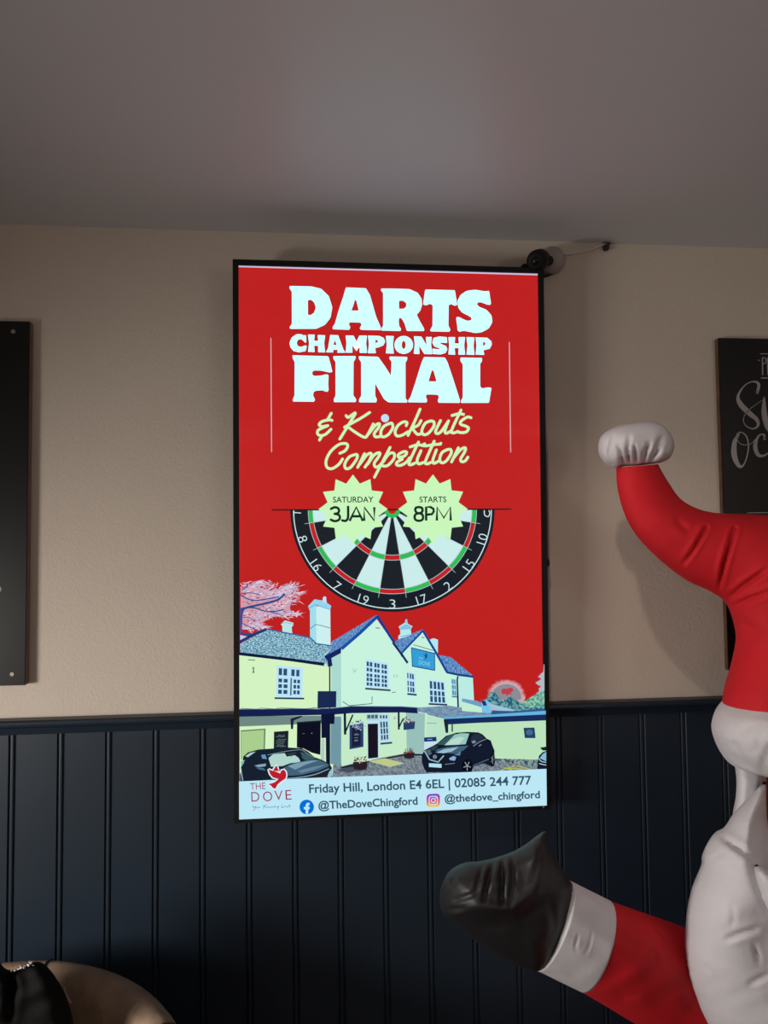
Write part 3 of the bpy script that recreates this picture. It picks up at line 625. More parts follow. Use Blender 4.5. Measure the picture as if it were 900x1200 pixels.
    for st, w_ in (([(305, 490), (308, 710)], 2.8), ([(390, 500), (312, 680)], 1.8), ([(868, 470), (870, 655)], 2.2), ([(915, 540), (872, 632)], 1.6)): L(Z6, st, w_, (18, 28, 54))
    P(Y2, [(690, 180), (792, 175), (785, 240), (690, 250)], (36, 64, 106))
    for k in range(30): p.ell(380 + rg.gauss(738, 24)/7.5, 820 + rg.gauss(165, 16)/7.5, rg.uniform(.5, 1.2), rg.uniform(.5, 1.1), rg.choice([(220, 200, 205), (190, 80, 90), (60, 110, 80), (40, 70, 110)]), 7)
    p.ell(380 + 615/7.5, 820 + 145/7.5, 1.5, 1.8, (180, 190, 196), 10)
    P(Y2, [(143, 572), (250, 545), (390, 520), (400, 530), (250, 575), (145, 590)], (40, 46, 60)); P(Y2, [(500, 498), (720, 455), (870, 458), (870, 478), (720, 470), (560, 500)], (38, 40, 56))
    P(Y2, [(385, 522), (530, 497), (697, 540), (570, 573)], (188, 202, 138))
    P(Y2, [(95, 600), (250, 575), (390, 545), (360, 600), (200, 625)], (70, 80, 96))
    for x0, y0, w_, h_ in ((250, 530, 125, 72), (690, 448, 98, 52)):
        P(Y2, rnd([(x0, y0), (x0 + w_, y0 - 4), (x0 + w_*0.94, y0 + h_*0.85), (x0 + w_*0.5, y0 + h_), (x0 + 6, y0 + h_*0.85)], 1.5), (44, 30, 38))
        for k in range(34): p.ell(380 + (x0 + w_*rg.uniform(.05, .95))/7.5, 820 + (y0 - rg.uniform(-10, 52)*(0.4 if w_ < 110 and rg.random() < .5 else .9))/7.5, rg.uniform(.5, 1.2), rg.uniform(.5, 1.1), rg.choice([(36, 70, 56), (60, 100, 66), (176, 60, 70), (190, 150, 160), (30, 50, 56)]), 7)
    # car at the left
    CARD = (22, 32, 48)
    P(Y1, rnd([(18, 600), (22, 470), (50, 425), (40, 395), (45, 365), (90, 325), (190, 298), (330, 288), (470, 278), (600, 284), (660, 315), (720, 365), (800, 398), (868, 432), (892, 475), (890, 530), (850, 562), (640, 570), (460, 582), (300, 598)], 1.2), CARD)
    P(Y1, [(62, 362), (110, 330), (165, 318), (90, 372)], (170, 205, 205)); P(Y1, [(20, 410), (60, 398), (40, 440), (22, 470)], (140, 180, 195))
    P(Y1, [(215, 350), (255, 345), (270, 390), (225, 385)], (90, 150, 195)); P(Y1, [(150, 452), (200, 440), (262, 432), (258, 458), (190, 468)], (130, 165, 185)); P(Y1, [(160, 470), (240, 475), (258, 500), (200, 490)], (70, 110, 130))
    P(Y1, [(285, 380), (330, 342), (440, 332), (460, 365), (540, 352), (575, 380), (592, 418), (500, 425), (420, 455), (310, 462)], (176, 214, 205))
    P(Y1, [(455, 340), (520, 325), (560, 320), (500, 365)], (40, 60, 68)); P(Y1, [(590, 320), (650, 335), (735, 388), (640, 400), (610, 380)], (58, 90, 96))
    p.stroke(K(*Y1, [(275, 350), (430, 318), (560, 300), (610, 305), (680, 350), (745, 380)]), .7, (120, 150, 165), 3, cap=False)
    P(Y1, [(430, 470), (520, 425), (650, 402), (760, 392), (850, 432), (862, 455), (760, 500), (600, 540), (480, 548)], (66, 98, 122)); P(Y1, [(470, 455), (560, 425), (700, 400), (760, 402), (640, 440), (540, 490)], (120, 156, 176)); P(Y1, [(560, 500), (740, 455), (840, 440), (720, 490), (600, 522)], (98, 132, 152))
    L(Y1, [(450, 575), (600, 560), (740, 530), (860, 480)], 1.1, (130, 165, 180), 3); P(Y1, [(845, 555), (862, 510), (893, 470), (897, 540), (870, 560)], (150, 195, 210)); P(Y1, [(660, 555), (850, 515), (840, 550), (660, 570)], (40, 30, 40))
    L(Y1, [(22, 480), (30, 540), (40, 595)], .9, (170, 200, 210), 2)
    # car at the right
    P(Y3, [(118, 388), (225, 382), (228, 420), (120, 425)], (28, 48, 118)); P(Y3, [(122, 425), (228, 420), (225, 500), (122, 510)], (196, 226, 236)); L(Y3, [(148, 405), (190, 403)], .9, (150, 170, 210))
    P(Y3, rnd([(100, 600), (98, 545), (122, 498), (200, 458), (232, 440), (310, 372), (400, 345), (500, 338), (590, 342), (625, 358), (665, 398), (698, 412), (710, 450), (730, 500), (728, 590), (705, 640), (640, 612), (545, 640), (530, 695), (330, 690), (140, 692), (115, 655)], 1.3), (18, 26, 44))
    P(Y3, [(232, 448), (300, 392), (340, 362), (395, 352), (300, 455)], (54, 88, 92)); P(Y3, [(295, 455), (385, 362), (440, 350), (512, 352), (495, 400), (480, 445), (400, 452)], (150, 196, 190)); P(Y3, [(300, 455), (350, 410), (430, 380), (470, 390), (420, 445)], (182, 220, 205))
    P(Y3, [(520, 405), (545, 358), (600, 352), (640, 392), (560, 440), (530, 430)], (34, 48, 66)); L(Y3, [(545, 462), (600, 425), (655, 400)], .8, (130, 150, 165)); P(Y3, [(530, 420), (560, 410), (570, 432), (540, 440)], (120, 140, 155)); L(Y3, [(595, 462), (615, 448)], 1.0, (130, 150, 165))
    P(Y3, [(215, 520), (230, 490), (320, 470), (505, 458), (460, 500), (380, 530), (300, 520)], (66, 96, 122)); P(Y3, [(225, 520), (290, 490), (420, 470), (360, 510), (290, 525)], (150, 190, 205)); P(Y3, [(165, 500), (190, 462), (240, 458), (215, 500)], (46, 66, 76))
    L(Y3, [(122, 505), (165, 580), (240, 602), (290, 545)], 1.5, (150, 185, 200)); P(Y3, [(128, 500), (170, 490), (185, 530), (160, 545)], (80, 100, 118)); P(Y3, [(335, 570), (372, 548), (398, 560), (385, 590), (345, 585)], (130, 175, 220)); P(Y3, [(380, 540), (440, 505), (430, 545)], (90, 130, 160))
    P(Y3, [(160, 612), (270, 618), (270, 652), (160, 645)], (180, 222, 238)); L(Y3, [(300, 622), (385, 612)], .6, (130, 150, 160)); L(Y3, [(545, 632), (620, 600), (680, 575)], 1.0, (80, 105, 125))
    p.ell(480 + 212/7.5, 810 + 556/7.5, 2.2, 2.3, (130, 160, 180), 18); p.ell(480 + 212/7.5, 810 + 556/7.5, 1.4, 1.5, (24, 34, 50), 14); L(Y3, [(196, 556), (228, 556)], .7, (150, 175, 190))
    p.ell(480 + 492/7.5, 810 + 634/7.5, 6.2, 7.8, (10, 12, 22), 26, 0.1); p.ell(480 + 712/7.5, 810 + 580/7.5, 3.2, 8.0, (10, 12, 22), 22)
    for a in np.linspace(0, 2*PI, 5, endpoint=False): p.stroke([(545.6, 894.5), (545.6 + 4.4*math.cos(a + .3), 894.5 + 5.6*math.sin(a + .3))], .9, (150, 165, 172), 0, cap=False)
    for a in np.linspace(0, 2*PI, 5, endpoint=False): p.stroke([(574.9, 887.3), (574.9 + 2*math.cos(a), 887.3 + 5.4*math.sin(a))], .7, (120, 136, 146), 0, cap=False)
    # verge, hatching, third car, wall plaque
    hedge = emit_noise('picture_verge', (44, 62, 82), (140, 168, 160), 240)
    P(Y4, [(195, 738), (760, 752), (760, 850), (600, 830), (420, 800), (200, 790)], hedge); L(Y4, [(195, 728), (480, 738), (770, 748)], 1.0, (206, 232, 190))
    for st in ([(265, 900), (462, 832)], [(420, 888), (320, 860)], [(480, 832), (670, 886)], [(380, 868), (560, 876)]): L(Y4, st, 1.0, (190, 190, 70))
    P(Y4, [(572, 338), (714, 334), (728, 472), (588, 472)], (34, 62, 100)); P(Y4, [(600, 395), (620, 362), (670, 358), (698, 392), (685, 425), (650, 438), (612, 425)], (70, 104, 142))
    P(Y4, [(748, 872), (758, 750), (775, 700), (820, 655), (866, 640), (868, 885), (800, 890)], (20, 28, 52)); P(Y4, [(780, 735), (820, 680), (866, 650), (866, 775)], (130, 190, 220)); L(Y4, [(765, 740), (800, 775), (866, 790)], .9, (190, 215, 230)); L(Y4, [(775, 805), (866, 825)], .9, (190, 215, 230))
    P(Y4, rnd([(785, 597), (866, 582), (866, 635), (820, 632)], 1), (24, 32, 44))
    p.build('pub_picture', SCR)
display()
def spotlight():
    r = empty('ceiling_spotlight', (-0.02, -1.05, CEIL)); tag(r, 'small ceiling spotlight whose warm bulb glints in the screen lettering', 'spotlight')
    bm = bmesh.new(); lathe_between(bm, (0, -.02, 0), (0, -.02, -.022), [(0, .04), (.8, .04), (1, .034)], 28); bmobj('ceiling_rose', bm, M_dark, r, True)
    bm = bmesh.new(); lathe_between(bm, (-.02, -.05, -.045), (0.0, -.012, -.062), [(0, .018), (.15, .026), (1, .030), (1, .026), (.55, .022)], 28); bmobj('lamp_housing', bm, M_dark, r, True)
    bm = bmesh.new(); bmesh.ops.create_uvsphere(bm, u_segments=20, v_segments=12, radius=.0105); bmesh.ops.translate(bm, vec=(0.0, -.016, -.062), verts=bm.verts)
    bmobj('bulb', bm, emit((255, 226, 190), 40.0), r, True)
spotlight()
# ------------------------------------------------------------------ wall boards
M_board = mat('black_board', (9, 8, 9), 0.35, noise=(5, 0.1), spec=0.3)
M_edge = mat('board_edge', (120, 100, 86), 0.6, noise=(20, 0.15))
M_ply = mat('plywood_edge', (86, 60, 40), 0.6, noise=(30, 0.3))
M_chalk = mat('grey_lettering', (150, 146, 146), 0.7)
def sboard(name, x0, x1, z0, z1, th, medge):
    """board on the wall: face part and the edge of the panel behind it"""
    o = empty(name, ((x0 + x1)/2, 0.0, z0)); cx = (x0 + x1)/2
    boxobj('board_panel', (x0 - cx, x1 - cx, -th + 0.003, 0.0035, 0, z1 - z0), medge, o, 0.001)
    boxobj('board_face', (x0 - cx, x1 - cx, -th, -th + 0.003, 0, z1 - z0), M_board, o, 0.0008)
    return o
class Chalk:
    def __init__(s, Y, org): s.V = []; s.F = []; s.Y = Y; s.org = np.array(org)
    def stroke(s, pts, wd, n=7):
        hw_ = len(pts[0]) > 2; P = catmull(pts, n); ring = []
        b0 = len(s.V)
        def put(q, d): s.V.append(at(q[0], q[1], s.Y - d) - s.org); return len(s.V) - 1
        s.Y -= 2e-6
        rows = []
        for i, p in enumerate(P):
            t = P[min(i + 1, len(P) - 1)][:2] - P[max(i - 1, 0)][:2]; t = t/(np.linalg.norm(t) + 1e-9); h = (p[2] if hw_ else wd)/2
            nn = np.array([-t[1], t[0]])*h
            rows.append((put(p[:2] + nn, 0), put(p[:2] + nn, .0004), put(p[:2] - nn, .0004), put(p[:2] - nn, 0)))
        for a, b in zip(rows, rows[1:]):
            for k in range(3): s.F.append((a[k], a[k+1], b[k+1], b[k]))
        for e in (0, -1):
            h = (P[e][2] if hw_ else wd)/2
            s.F.append(tuple(put((P[e][0] + h*math.cos(a), P[e][1] + h*math.sin(a)), .0004) for a in np.linspace(0, 2*PI, 14, endpoint=False)))
    def build(s, name, parent): return link(name, s.V, s.F, M_chalk, parent)
def boards():
    th = 0.017
    a = at(34, 376, -th); b = at(30.5, 803, -th)
    z1 = at(31, 376.5, -th)[2]; z0 = at(30, 803, -th)[2]; xr = (a[0] + b[0])/2
    L = sboard('chalkboard', xr - 0.62, xr, z0, z1, th, M_edge)
    tag(L, 'thick black board with screwed corners on the wall left of the screen', 'board')
    M_ring = mat('grommet', (150, 142, 130), 0.4, 0.6)
    org = np.array(L.location)
    for px, py in ((15.5, 388.5), (14.2, 790)):
        c = at(px, py, -th) - org; bm = bmesh.new()
        lathe_between(bm, c, c + np.array([0, -0.0015, 0]), [(0, 0.0048), (0.6, 0.0048), (1, 0.004), (1, 0.0022), (0.3, 0.002)], 16)
        o = bmobj('screw', bm, M_ring, L)
    for px, py in ((15.5, 388.5), (14.2, 790)):
        c = at(px, py, -th) - org; c[0] = -c[0]
        bm = bmesh.new(); lathe_between(bm, c, c + np.array([0, -0.0015, 0]), [(0, 0.0048), (0.6, 0.0048), (1, 0.004), (1, 0.0022), (0.3, 0.002)], 16)
        bmobj('screw', bm, M_ring, L)
    ch = Chalk(-th, org); ch.stroke([(-16, 676, 6), (-10, 688, 8), (-3, 690.5, 9)], 8); ch.build('lettering', L)
    th = 0.014
    xl = (at(847.3, 396, -th)[0] + at(848.6, 790, -th)[0])/2
    z1 = at(850, 396, -th)[2]; z0 = at(850, 786, -th)[2]
    R = sboard('chalkboard', xl, xl + 0.56, z0, z1, th, M_ply)
    tag(R, 'black board with curly grey lettering behind the red inflatable hat', 'board')
    org = np.array(R.location); ch = Chalk(-th, org)
    k = (820, 380, 5)
    S_ = [(338, 400, 17), (345, 350, 16), (310, 336, 7), (262, 360, 6), (225, 420, 16), (240, 470, 30), (290, 520, 30), (335, 560, 22), (340, 595, 14), (310, 612, 7), (268, 592, 5), (257, 550, 4), (290, 500, 4), (380, 436, 3)]
    ch.stroke([(820 + x/5, 380 + y/5, w_/5) for x, y, w_ in S_], 1)
    ch.stroke([(820 + x/5, 380 + y/5, w_/5) for x, y, w_ in [(378, 430, 10), (378, 520, 32), (400, 610, 26), (440, 630, 10), (490, 580, 6)]], 1)
    ch.stroke([(820 + x/5, 380 + y/5, w_/5) for x, y, w_ in [(232, 640, 8), (205, 690, 26), (203, 770, 32), (232, 832, 20), (262, 815, 8), (285, 730, 8), (275, 660, 8), (240, 632, 5), (215, 650, 4), (235, 698, 4), (290, 705, 4), (335, 665, 3)]], 1)
    ch.stroke([(820 + x/5, 380 + y/5, w_/5) for x, y, w_ in [(380, 670, 18), (375, 645, 8), (345, 655, 10), (325, 710, 24), (340, 762, 22), (375, 770, 12), (420, 740, 5)]], 1)
    k = (840, 390, 15)
    for st, w_ in (([(802, 440), (806, 735)], 1.5), ([(802, 440), (850, 445), (865, 490), (848, 538), (806, 542)], 1.1), ([(892, 440), (896, 735)], 1.5), ([(892, 440), (945, 445), (955, 490), (938, 538), (896, 542), (960, 735)], 1.1)):
        ch.stroke([(840 + x/15, 390 + y/15) for x, y in st], w_)
    ch.stroke([(891, 414.6), (985, 414.2)], .9, 2); ch.stroke([(892, 443), (985, 443)], 1.3, 2); ch.stroke([(876, 601), (985, 600)], .8, 2)
    ch.stroke([(888.6, 422), (890.2, 422.6)], 1.2, 2)
    ch.build('lettering', R)
boards()
# ------------------------------------------------------------------ security camera, cable, clip
def cctv():
    M_dev = mat('black_camera_shell', (11, 11, 13), 0.6, spec=0.25); M_base = mat('camera_base', (150, 140, 134), 0.5)
    c0 = at(646.5, 305.5, 0.0); c1 = at(645.5, 305.5, -0.035)
    r = empty('security_camera', (c0[0], 0.004, c0[2])); tag(r, 'small black security camera on a round base above the screen corner', 'camera')
    org = np.array(r.location); A = lambda px, py, Y: at(px, py, Y) - org
    bm = bmesh.new(); lathe_between(bm, A(646.5, 305.5, 0.004), A(645.5, 305.5, -0.032), [(0, 0.033), (0.55, 0.033), (0.85, 0.030), (1, 0.024)], 32)
    bmobj('mounting_base', bm, M_base, r, True)
    bm = bmesh.new(); lathe_between(bm, A(643, 305.5, -0.03), A(638, 304, -0.058), [(0, 0.012), (1, 0.012)], 16); bmobj('swivel_arm', bm, M_dev, r, True)
    bm = bmesh.new(); lathe_between(bm, A(635, 303, -0.045), A(627, 306, -0.105), [(0, 0.012), (0.06, 0.019), (0.3, 0.0235), (0.75, 0.0235), (0.93, 0.021), (1, 0.016)], 32); bmobj('camera_head', bm, M_dev, r, True)
    bm = bmesh.new(); lathe_between(bm, A(627, 306, -0.104), A(626.6, 306.1, -0.108), [(0, 0.010), (1, 0.008)], 20); bmobj('lens', bm, mat('lens_glass', (8, 8, 12), 0.25, spec=0.3), r, True)
    bm = bmesh.new(); lathe_between(bm, A(622, 318, -0.03), A(614, 313.5, -0.055), [(0, 0.012), (0.5, 0.013), (1, 0.009)], 16); bmobj('bracket_foot', bm, M_dev, r, True)
    tube('power_lead', [A(659, 301, -0.012), A(657.5, 309, -0.012), A(651, 318, -0.014), A(643, 322.5, -0.012), A(634, 325, -0.008)], 0.0026, M_dev, r)
    M_wire = mat('white_wire', (205, 192, 180), 0.5)
    pts = [at(656.5, 300.5, -0.016), at(660, 297.5, -0.012), at(672, 297, -0.008), at(690, 293.5, -0.006), at(706, 287, -0.006), at(710, 285.6, -0.006)]
    cable = tube('cable', pts, [0.0036, 0.004, 0.0016, 0.0014, 0.0014, 0.0014], M_wire); tag(cable, 'thin pale wire strung from the security camera to a clip', 'cable')
    c = at(711, 288, -0.004); k = empty('cable_clip', (c[0], 0.004, c[2])); tag(k, 'small dark cable clip high on the wall just under the ceiling', 'clip')
    M_clip = mat('brown_clip', (44, 26, 24), 0.5)
    boxobj('clip_body', (-0.007, 0.005, -0.014, 0.0, -0.011, 0.002), M_clip, k, 0.002)
    boxobj('clip_hook', (-0.009, 0.010, -0.012, 0.0, 0.003, 0.0075), M_clip, k, 0.0015)
cctv()
# ------------------------------------------------------------------ inflatable figure
M_red = mat('red_nylon', (186, 26, 36), 0.72, noise=(14, 0.05), bump=(45, 0.18, 0.004), spec=0.22)
M_wht = mat('white_nylon', (194, 192, 197), 0.8, noise=(10, 0.02), bump=(38, 0.2, 0.004), spec=0.22)
M_blk = mat('black_nylon', (20, 20, 23), 0.55, noise=(12, 0.1), bump=(30, 0.3, 0.006))
M_skin = mat('peach_nylon', (240, 168, 128), 0.6, bump=(22, 0.2, 0.005))
DY = 0.14
def segdist(P, pts):
    """distance of each 2-D point to a polyline, and position along it"""
    best = np.full(len(P), 1e9); pos = np.zeros(len(P)); q = [np.array(a[:2], float) for a in pts]; m = len(q) - 1
    for i in range(m):
        d = q[i+1] - q[i]; L2 = d @ d + 1e-9; t = np.clip(((P - q[i]) @ d)/L2, 0, 1)
        dd = np.linalg.norm(P - (q[i] + t[:, None]*d), axis=1); k = dd < best
        best[k] = dd[k]; pos[k] = (i + t[k])/m
    return best, pos
def creases(P, cr):
    """inward offset (metres) from folds [(polyline px, width px, depth m)]"""
    out = np.zeros(len(P))
    for pts, wd, dep in cr:
        d, t = segdist(P, pts); taper = np.sin(np.clip(t*0.86 + 0.14, 0, 1)*PI)**0.7
        out += dep*taper*(np.exp(-(d/wd)**2) - 0.22*np.exp(-((d - 2.2*wd)/(1.2*wd))**2))
    return out
def inflate(name, outline, Y, T, m, parent, org, Dcap=None, h=4.0, cr=(), back=0.6, puff=(), n=5, wob=0.0, yfun=None, dY=DY):
    """pillow: sewn outline (px, at plane Y) blown up to thickness T"""
    B = np.array(catmull(outline, n, True))
    seg = []
    for i in range(len(B)):
        a, b = B[i], B[(i+1) % len(B)]; k = max(1, int(np.linalg.norm(b - a)/h))
        for j in range(k): seg.append(a + (b - a)*j/k)
    B = np.array(seg); nb = len(B)
    mn, mx = B.min(0), B.max(0); rg = np.random.RandomState(5)
    gx, gy = np.meshgrid(np.arange(mn[0], mx[0], h), np.arange(mn[1], mx[1], h*0.87)); gx = gx + (np.arange(gx.shape[0]) % 2)[:, None]*h/2
    G = np.stack([gx.ravel(), gy.ravel()], 1) + rg.uniform(-.12, .12, (gx.size, 2))*h
    ins = np.zeros(len(G), bool)
    for i in range(nb):
        a, b = B[i], B[(i+1) % nb]; c = ((a[1] > G[:, 1]) != (b[1] > G[:, 1])); 
        with np.errstate(divide='ignore', invalid='ignore'):
            xx = (b[0]-a[0])*(G[:, 1]-a[1])/(b[1]-a[1]) + a[0]
        ins ^= c & (G[:, 0] < xx)
    G = G[ins]; d, _ = segdist(G, list(B) + [B[0]]); G = G[d > h*0.5]
    P = np.concatenate([B, G]); d, _ = segdist(P, list(B) + [B[0]]); d[:nb] = 0
    D = Dcap or d.max(); t = np.clip(d/D, 0, 1); f = np.sqrt(np.maximum(0, 1 - (1 - t)**2))
    v2 = [Vector(p) for p in P]
    res = delaunay_2d_cdt(v2, [], [list(range(nb))], 1, 1e-6)
    if len(res[0]) != len(P): P = np.array([tuple(v) for v in res[0]]); raise ValueError(name)
    tri = [tuple(fc) for fc in res[2]]
    off = T*f - creases(P, cr)*np.minimum(1, f*1.3)
    for c, r, a in puff: off += a*np.exp(-(((P - np.array(c))**2).sum(1))/(r*r))*f
    if wob: off += wob*f*np.sin(P[:, 0]*0.11 + 2*np.sin(P[:, 1]*0.07))*np.sin(P[:, 1]*0.09 + 1.3)
    Y = Y + dY; yc = np.full(len(P), Y) if yfun is None else np.array([yfun(*p) for p in P])
    V = [at(p[0], p[1], yc[i] - off[i]) - org for i, p in enumerate(P)]
    V2 = [at(p[0], p[1], yc[nb + i] + back*T*f[nb + i]) - org for i, p in enumerate(P[nb:])]
    mp = lambda i: i if i < nb else i + len(P) - nb
    Fc = [t_ for t_ in tri] + [tuple(mp(i) for i in t_[::-1]) for t_ in tri]
    return link(name, V + V2, Fc, m, parent, smooth=True)
def loft(name, secs, m, parent, org, n=12, seg=128, cr=(), wob=0.0, cap=True, dY=DY):
    """blown-up tube: each section = (A, B px ends of the diameter, plane Y, bulge px along the axis, depth factor)"""
    rows = [np.array([*s_[0], *s_[1], s_[2] + dY, s_[3], s_[4]], float) for s_ in secs]
    R = catmull(rows, n); V = []; PX = []; base = []
    for i, r in enumerate(R):
        A, B, Y, bul, df = r[:2], r[2:4], r[4], r[5], r[6]
        C, hf = (A + B)/2, (B - A)/2; ax = np.array([hf[1], -hf[0]]); ax = ax/(np.linalg.norm(ax) + 1e-9)
        rd = np.linalg.norm(hf)*(Y - CAM[1])/F*df
        for k in range(seg):
            th = 2*PI*k/seg
            px = C + hf*math.cos(th) + ax*bul*math.sin(th); PX.append(px); base.append((Y, rd, math.sin(th)))
    PX = np.array(PX); base = np.array(base); c = creases(PX, cr)
    w_ = wob*np.sin(PX[:, 0]*0.13 + 1.7*np.sin(PX[:, 1]*0.06))*np.sin(PX[:, 1]*0.1 + .7) if wob else 0*c
    front = np.clip(base[:, 2], 0, 1)**0.5
    Y = base[:, 0] - base[:, 1]*base[:, 2] + (c - w_)*front
    V = [at(PX[i][0], PX[i][1], Y[i]) - org for i in range(len(PX))]
    Fc = []; nr = len(R)
    for i in range(nr - 1):
        for k in range(seg): Fc.append((i*seg + k, i*seg + (k+1) % seg, (i+1)*seg + (k+1) % seg, (i+1)*seg + k))
    if cap: Fc += [tuple(range(seg))[::-1], tuple(range((nr-1)*seg, nr*seg))]
    return link(name, V, Fc, m, parent, smooth=True)
def figure():
    c = at(985, 900, -0.42); root = empty('inflatable_figure', (c[0], -0.36, 0.0))
    tag(root, 'inflatable Christmas figure with red pom-pom hat, white beard and black mitten', 'inflatable')
    org = np.array(root.location); D = 1.0
    hat = [((722, 548), (771, 544), -.43, -0, 1), ((723.5, 572), (782, 563), -.43, -0, 1), ((732, 603), (797, 584), -.43, -0, 1), ((747, 629), (815, 595), -.43, -0, 1), ((772, 655), (835, 600.5), -.43, -0, 1), ((803, 679), (855, 602), -.43, -0, 1),
           ((832, 693), (884, 603), -.43, -0, 1), ((850, 706), (930, 607), -.43, -0, .95), ((859, 728), (988, 622), -.43, -0, .9), ((862, 750), (1026, 668), -.43, -4, .9), ((856, 780), (1042, 730), -.43, -6, .95), ((848.5, 806), (1049, 790), -.43, -10, 1), ((846, 827), (1052, 830), -.43, -16, 1), ((847, 836), (1052, 842), -.43, -16, 1)]
    hcr = [([(828, 618), (812, 645), (799, 664)], 2.2, .013), ([(861, 619), (848, 662), (842, 694)], 2.4, .017), ([(898, 668), (872, 686), (852, 703)], 2.6, .013), ([(902, 694), (878, 702), (857, 712)], 2.4, .010), ([(862, 742), (866, 755), (874, 774)], 3, .007), ([(866, 728), (884, 738), (903, 742)], 4, .004), ([(795, 612), (806, 622), (818, 618)], 4, .004)]
    H_ = loft('hat', hat, M_red, root, org, cr=hcr, wob=.001)
    pom = [(701, 524), (704, 512), (713, 504), (724, 499), (738, 496), (755, 494), (769, 495), (779, 500), (787, 510), (790.5, 522), (787, 534), (778, 541), (764, 543.5), (748, 545.5), (733, 546), (721, 549), (710, 544), (703, 535)]
    inflate('pom_pom', pom, -.43, .058, M_wht, H_, org, h=2.6, cr=[([(731, 545), (727, 530), (722, 518)], 2, .010), ([(738, 544), (735, 528), (738, 508)], 2.2, .012), ([(746, 543), (744, 530), (742, 518)], 2, .010), ([(754, 543), (757, 530), (761, 517)], 2.2, .013), ([(762, 542), (770, 528), (777, 508)], 3.0, .014), ([(719, 545), (714, 530), (720, 508)], 2.4, .008)], wob=.003, puff=[((740, 512), 16, .01), ((780, 522), 10, -.006)])
    # fur brim of the hat
    brim = [((846, 822), (1053, 824), -.43, -14, 1.0), ((838, 833), (1060, 838), -.43, -16, 1.05), ((833.5, 850), (1064, 858), -.43, -16, 1.06), ((837, 866), (1062, 872), -.43, -17, 1.06), ((844, 880), (1056, 886), -.43, -18, 1.05), ((853, 890), (1047, 896), -.43, -20, 1.0), ((867, 894), (1033, 899), -.43, -20, .9)]
    loft('hat_brim', brim, M_wht, H_, org, cr=[([(905, 872), (897, 890), (893, 912)], 4, .008), ([(862, 872), (869, 888), (886, 906)], 3, .010), ([(880, 850), (870, 858), (866, 866)], 3, .004), ([(893, 850), (890, 866), (888, 884)], 4, .005), ([(858, 884), (866, 893), (874, 899)], 2.5, .006)], wob=.0025)
    # head, hair, face
    bm = bmesh.new(); hc = at(957, 925, -.29) - org
    bmesh.ops.create_uvsphere(bm, u_segments=40, v_segments=24, radius=1.0)
    for v in bm.verts: v.co = Vector((hc[0] + v.co.x*.128, hc[1] + v.co.y*.135 - .045, hc[2] + v.co.z*.14))
    HD = bmobj('head', bm, M_skin, root, True)
    inflate('hair', [(858, 878), (861, 897), (863, 915), (862, 935), (858.5, 955), (858, 985), (872, 1000), (893, 985), (896, 940), (898, 905), (894, 875)], -.47, .05, M_wht, HD, org, h=3, Dcap=12)
    bm = bmesh.new(); nc = at(957, 935, -.46) - org
    bmesh.ops.create_uvsphere(bm, u_segments=20, v_segments=12, radius=.022); bmesh.ops.translate(bm, vec=nc, verts=bm.verts); bmobj('nose', bm, M_skin, HD, True)
    for ex in (928, 984):
        ec = at(ex, 915, -.415) - org; bm = bmesh.new(); bmesh.ops.create_uvsphere(bm, u_segments=16, v_segments=10, radius=.012)
        bmesh.ops.translate(bm, vec=ec, verts=bm.verts); bmobj('eye', bm, M_blk, HD, True)
    beard = [(897, 916), (886, 926), (872, 940), (859, 954), (849, 969), (838, 975.5), (829, 988), (822.5, 1003), (821.5, 1014), (811, 1040), (805, 1068), (803, 1095), (803, 1120), (807, 1145), (815, 1167), (829, 1198), (850, 1232), (890, 1275), (940, 1300), (990, 1290), (1040, 1255), (1080, 1200), (1098, 1130), (1095, 1050), (1070, 980), (1035, 935), (1015, 915), (1016, 950), (1000, 985), (957, 1000), (920, 990), (901, 968), (898, 940)]
    inflate('beard', beard, -.53, .155, M_wht, root, org, h=4, Dcap=80, n=4, cr=[([(838, 976), (862, 992), (890, 1011)], 3.2, .014), ([(822, 1012), (834, 1008), (850, 997)], 2.2, .006), ([(853, 1100), (872, 1093), (890, 1089)], 3.2, .008), ([(884, 1108), (887, 1118), (890, 1130)], 2.4, .005), ([(826, 1131), (830, 1137), (833, 1142)], 1.6, .004), ([(815, 1165), (824, 1170), (832, 1180)], 3, .006), ([(880, 1152), (893, 1146), (905, 1141)], 3, .005), ([(858, 1062), (860, 1076), (857, 1086)], 2.4, .003)], wob=.0012, back=.3, puff=[((850, 1075), 45, .012)])
    mus = [(884, 1016), (890, 1014), (905, 1020), (925, 1005), (957, 990), (990, 1005), (1015, 1015), (1030, 1018), (1025, 1040), (1005, 1080), (985, 1085), (957, 1040), (930, 1085), (908, 1082), (897, 1065), (888, 1040)]
    inflate('moustache', mus, -.675, .045, M_wht, root, org, h=5, Dcap=22, n=3)
    # outstretched arm
    cuff = [((668, 1032), (630, 1138), -.56, 17, .95), ((677, 1036.5), (641, 1143), -.555, 18, .97), ((690, 1043), (658, 1151.5), -.55, 19, .98), ((713, 1054.5), (683, 1163.5), -.54, 20, .98)]
    slv = [((712.5, 1055), (682.5, 1163), -.54, 20, .97), ((735, 1063), (712, 1180), -.52, 20, .97), ((765, 1073.5), (747, 1201), -.485, 20, .97), ((800, 1086), (785, 1222), -.44, 18, .95), ((850, 1105), (838, 1250), -.40, 14, .9), ((920, 1130), (905, 1280), -.39, 8, .85)]
    ARM = loft('sleeve', slv, M_red, root, org, cr=[([(762, 1088), (768, 1104), (775, 1114)], 2.4, .006), ([(768, 1084), (776, 1100), (783, 1110)], 2, .004), ([(766, 1112), (770, 1125), (766, 1142)], 2.5, .004), ([(720, 1160), (736, 1168), (752, 1166)], 3, .003)], wob=.0025)
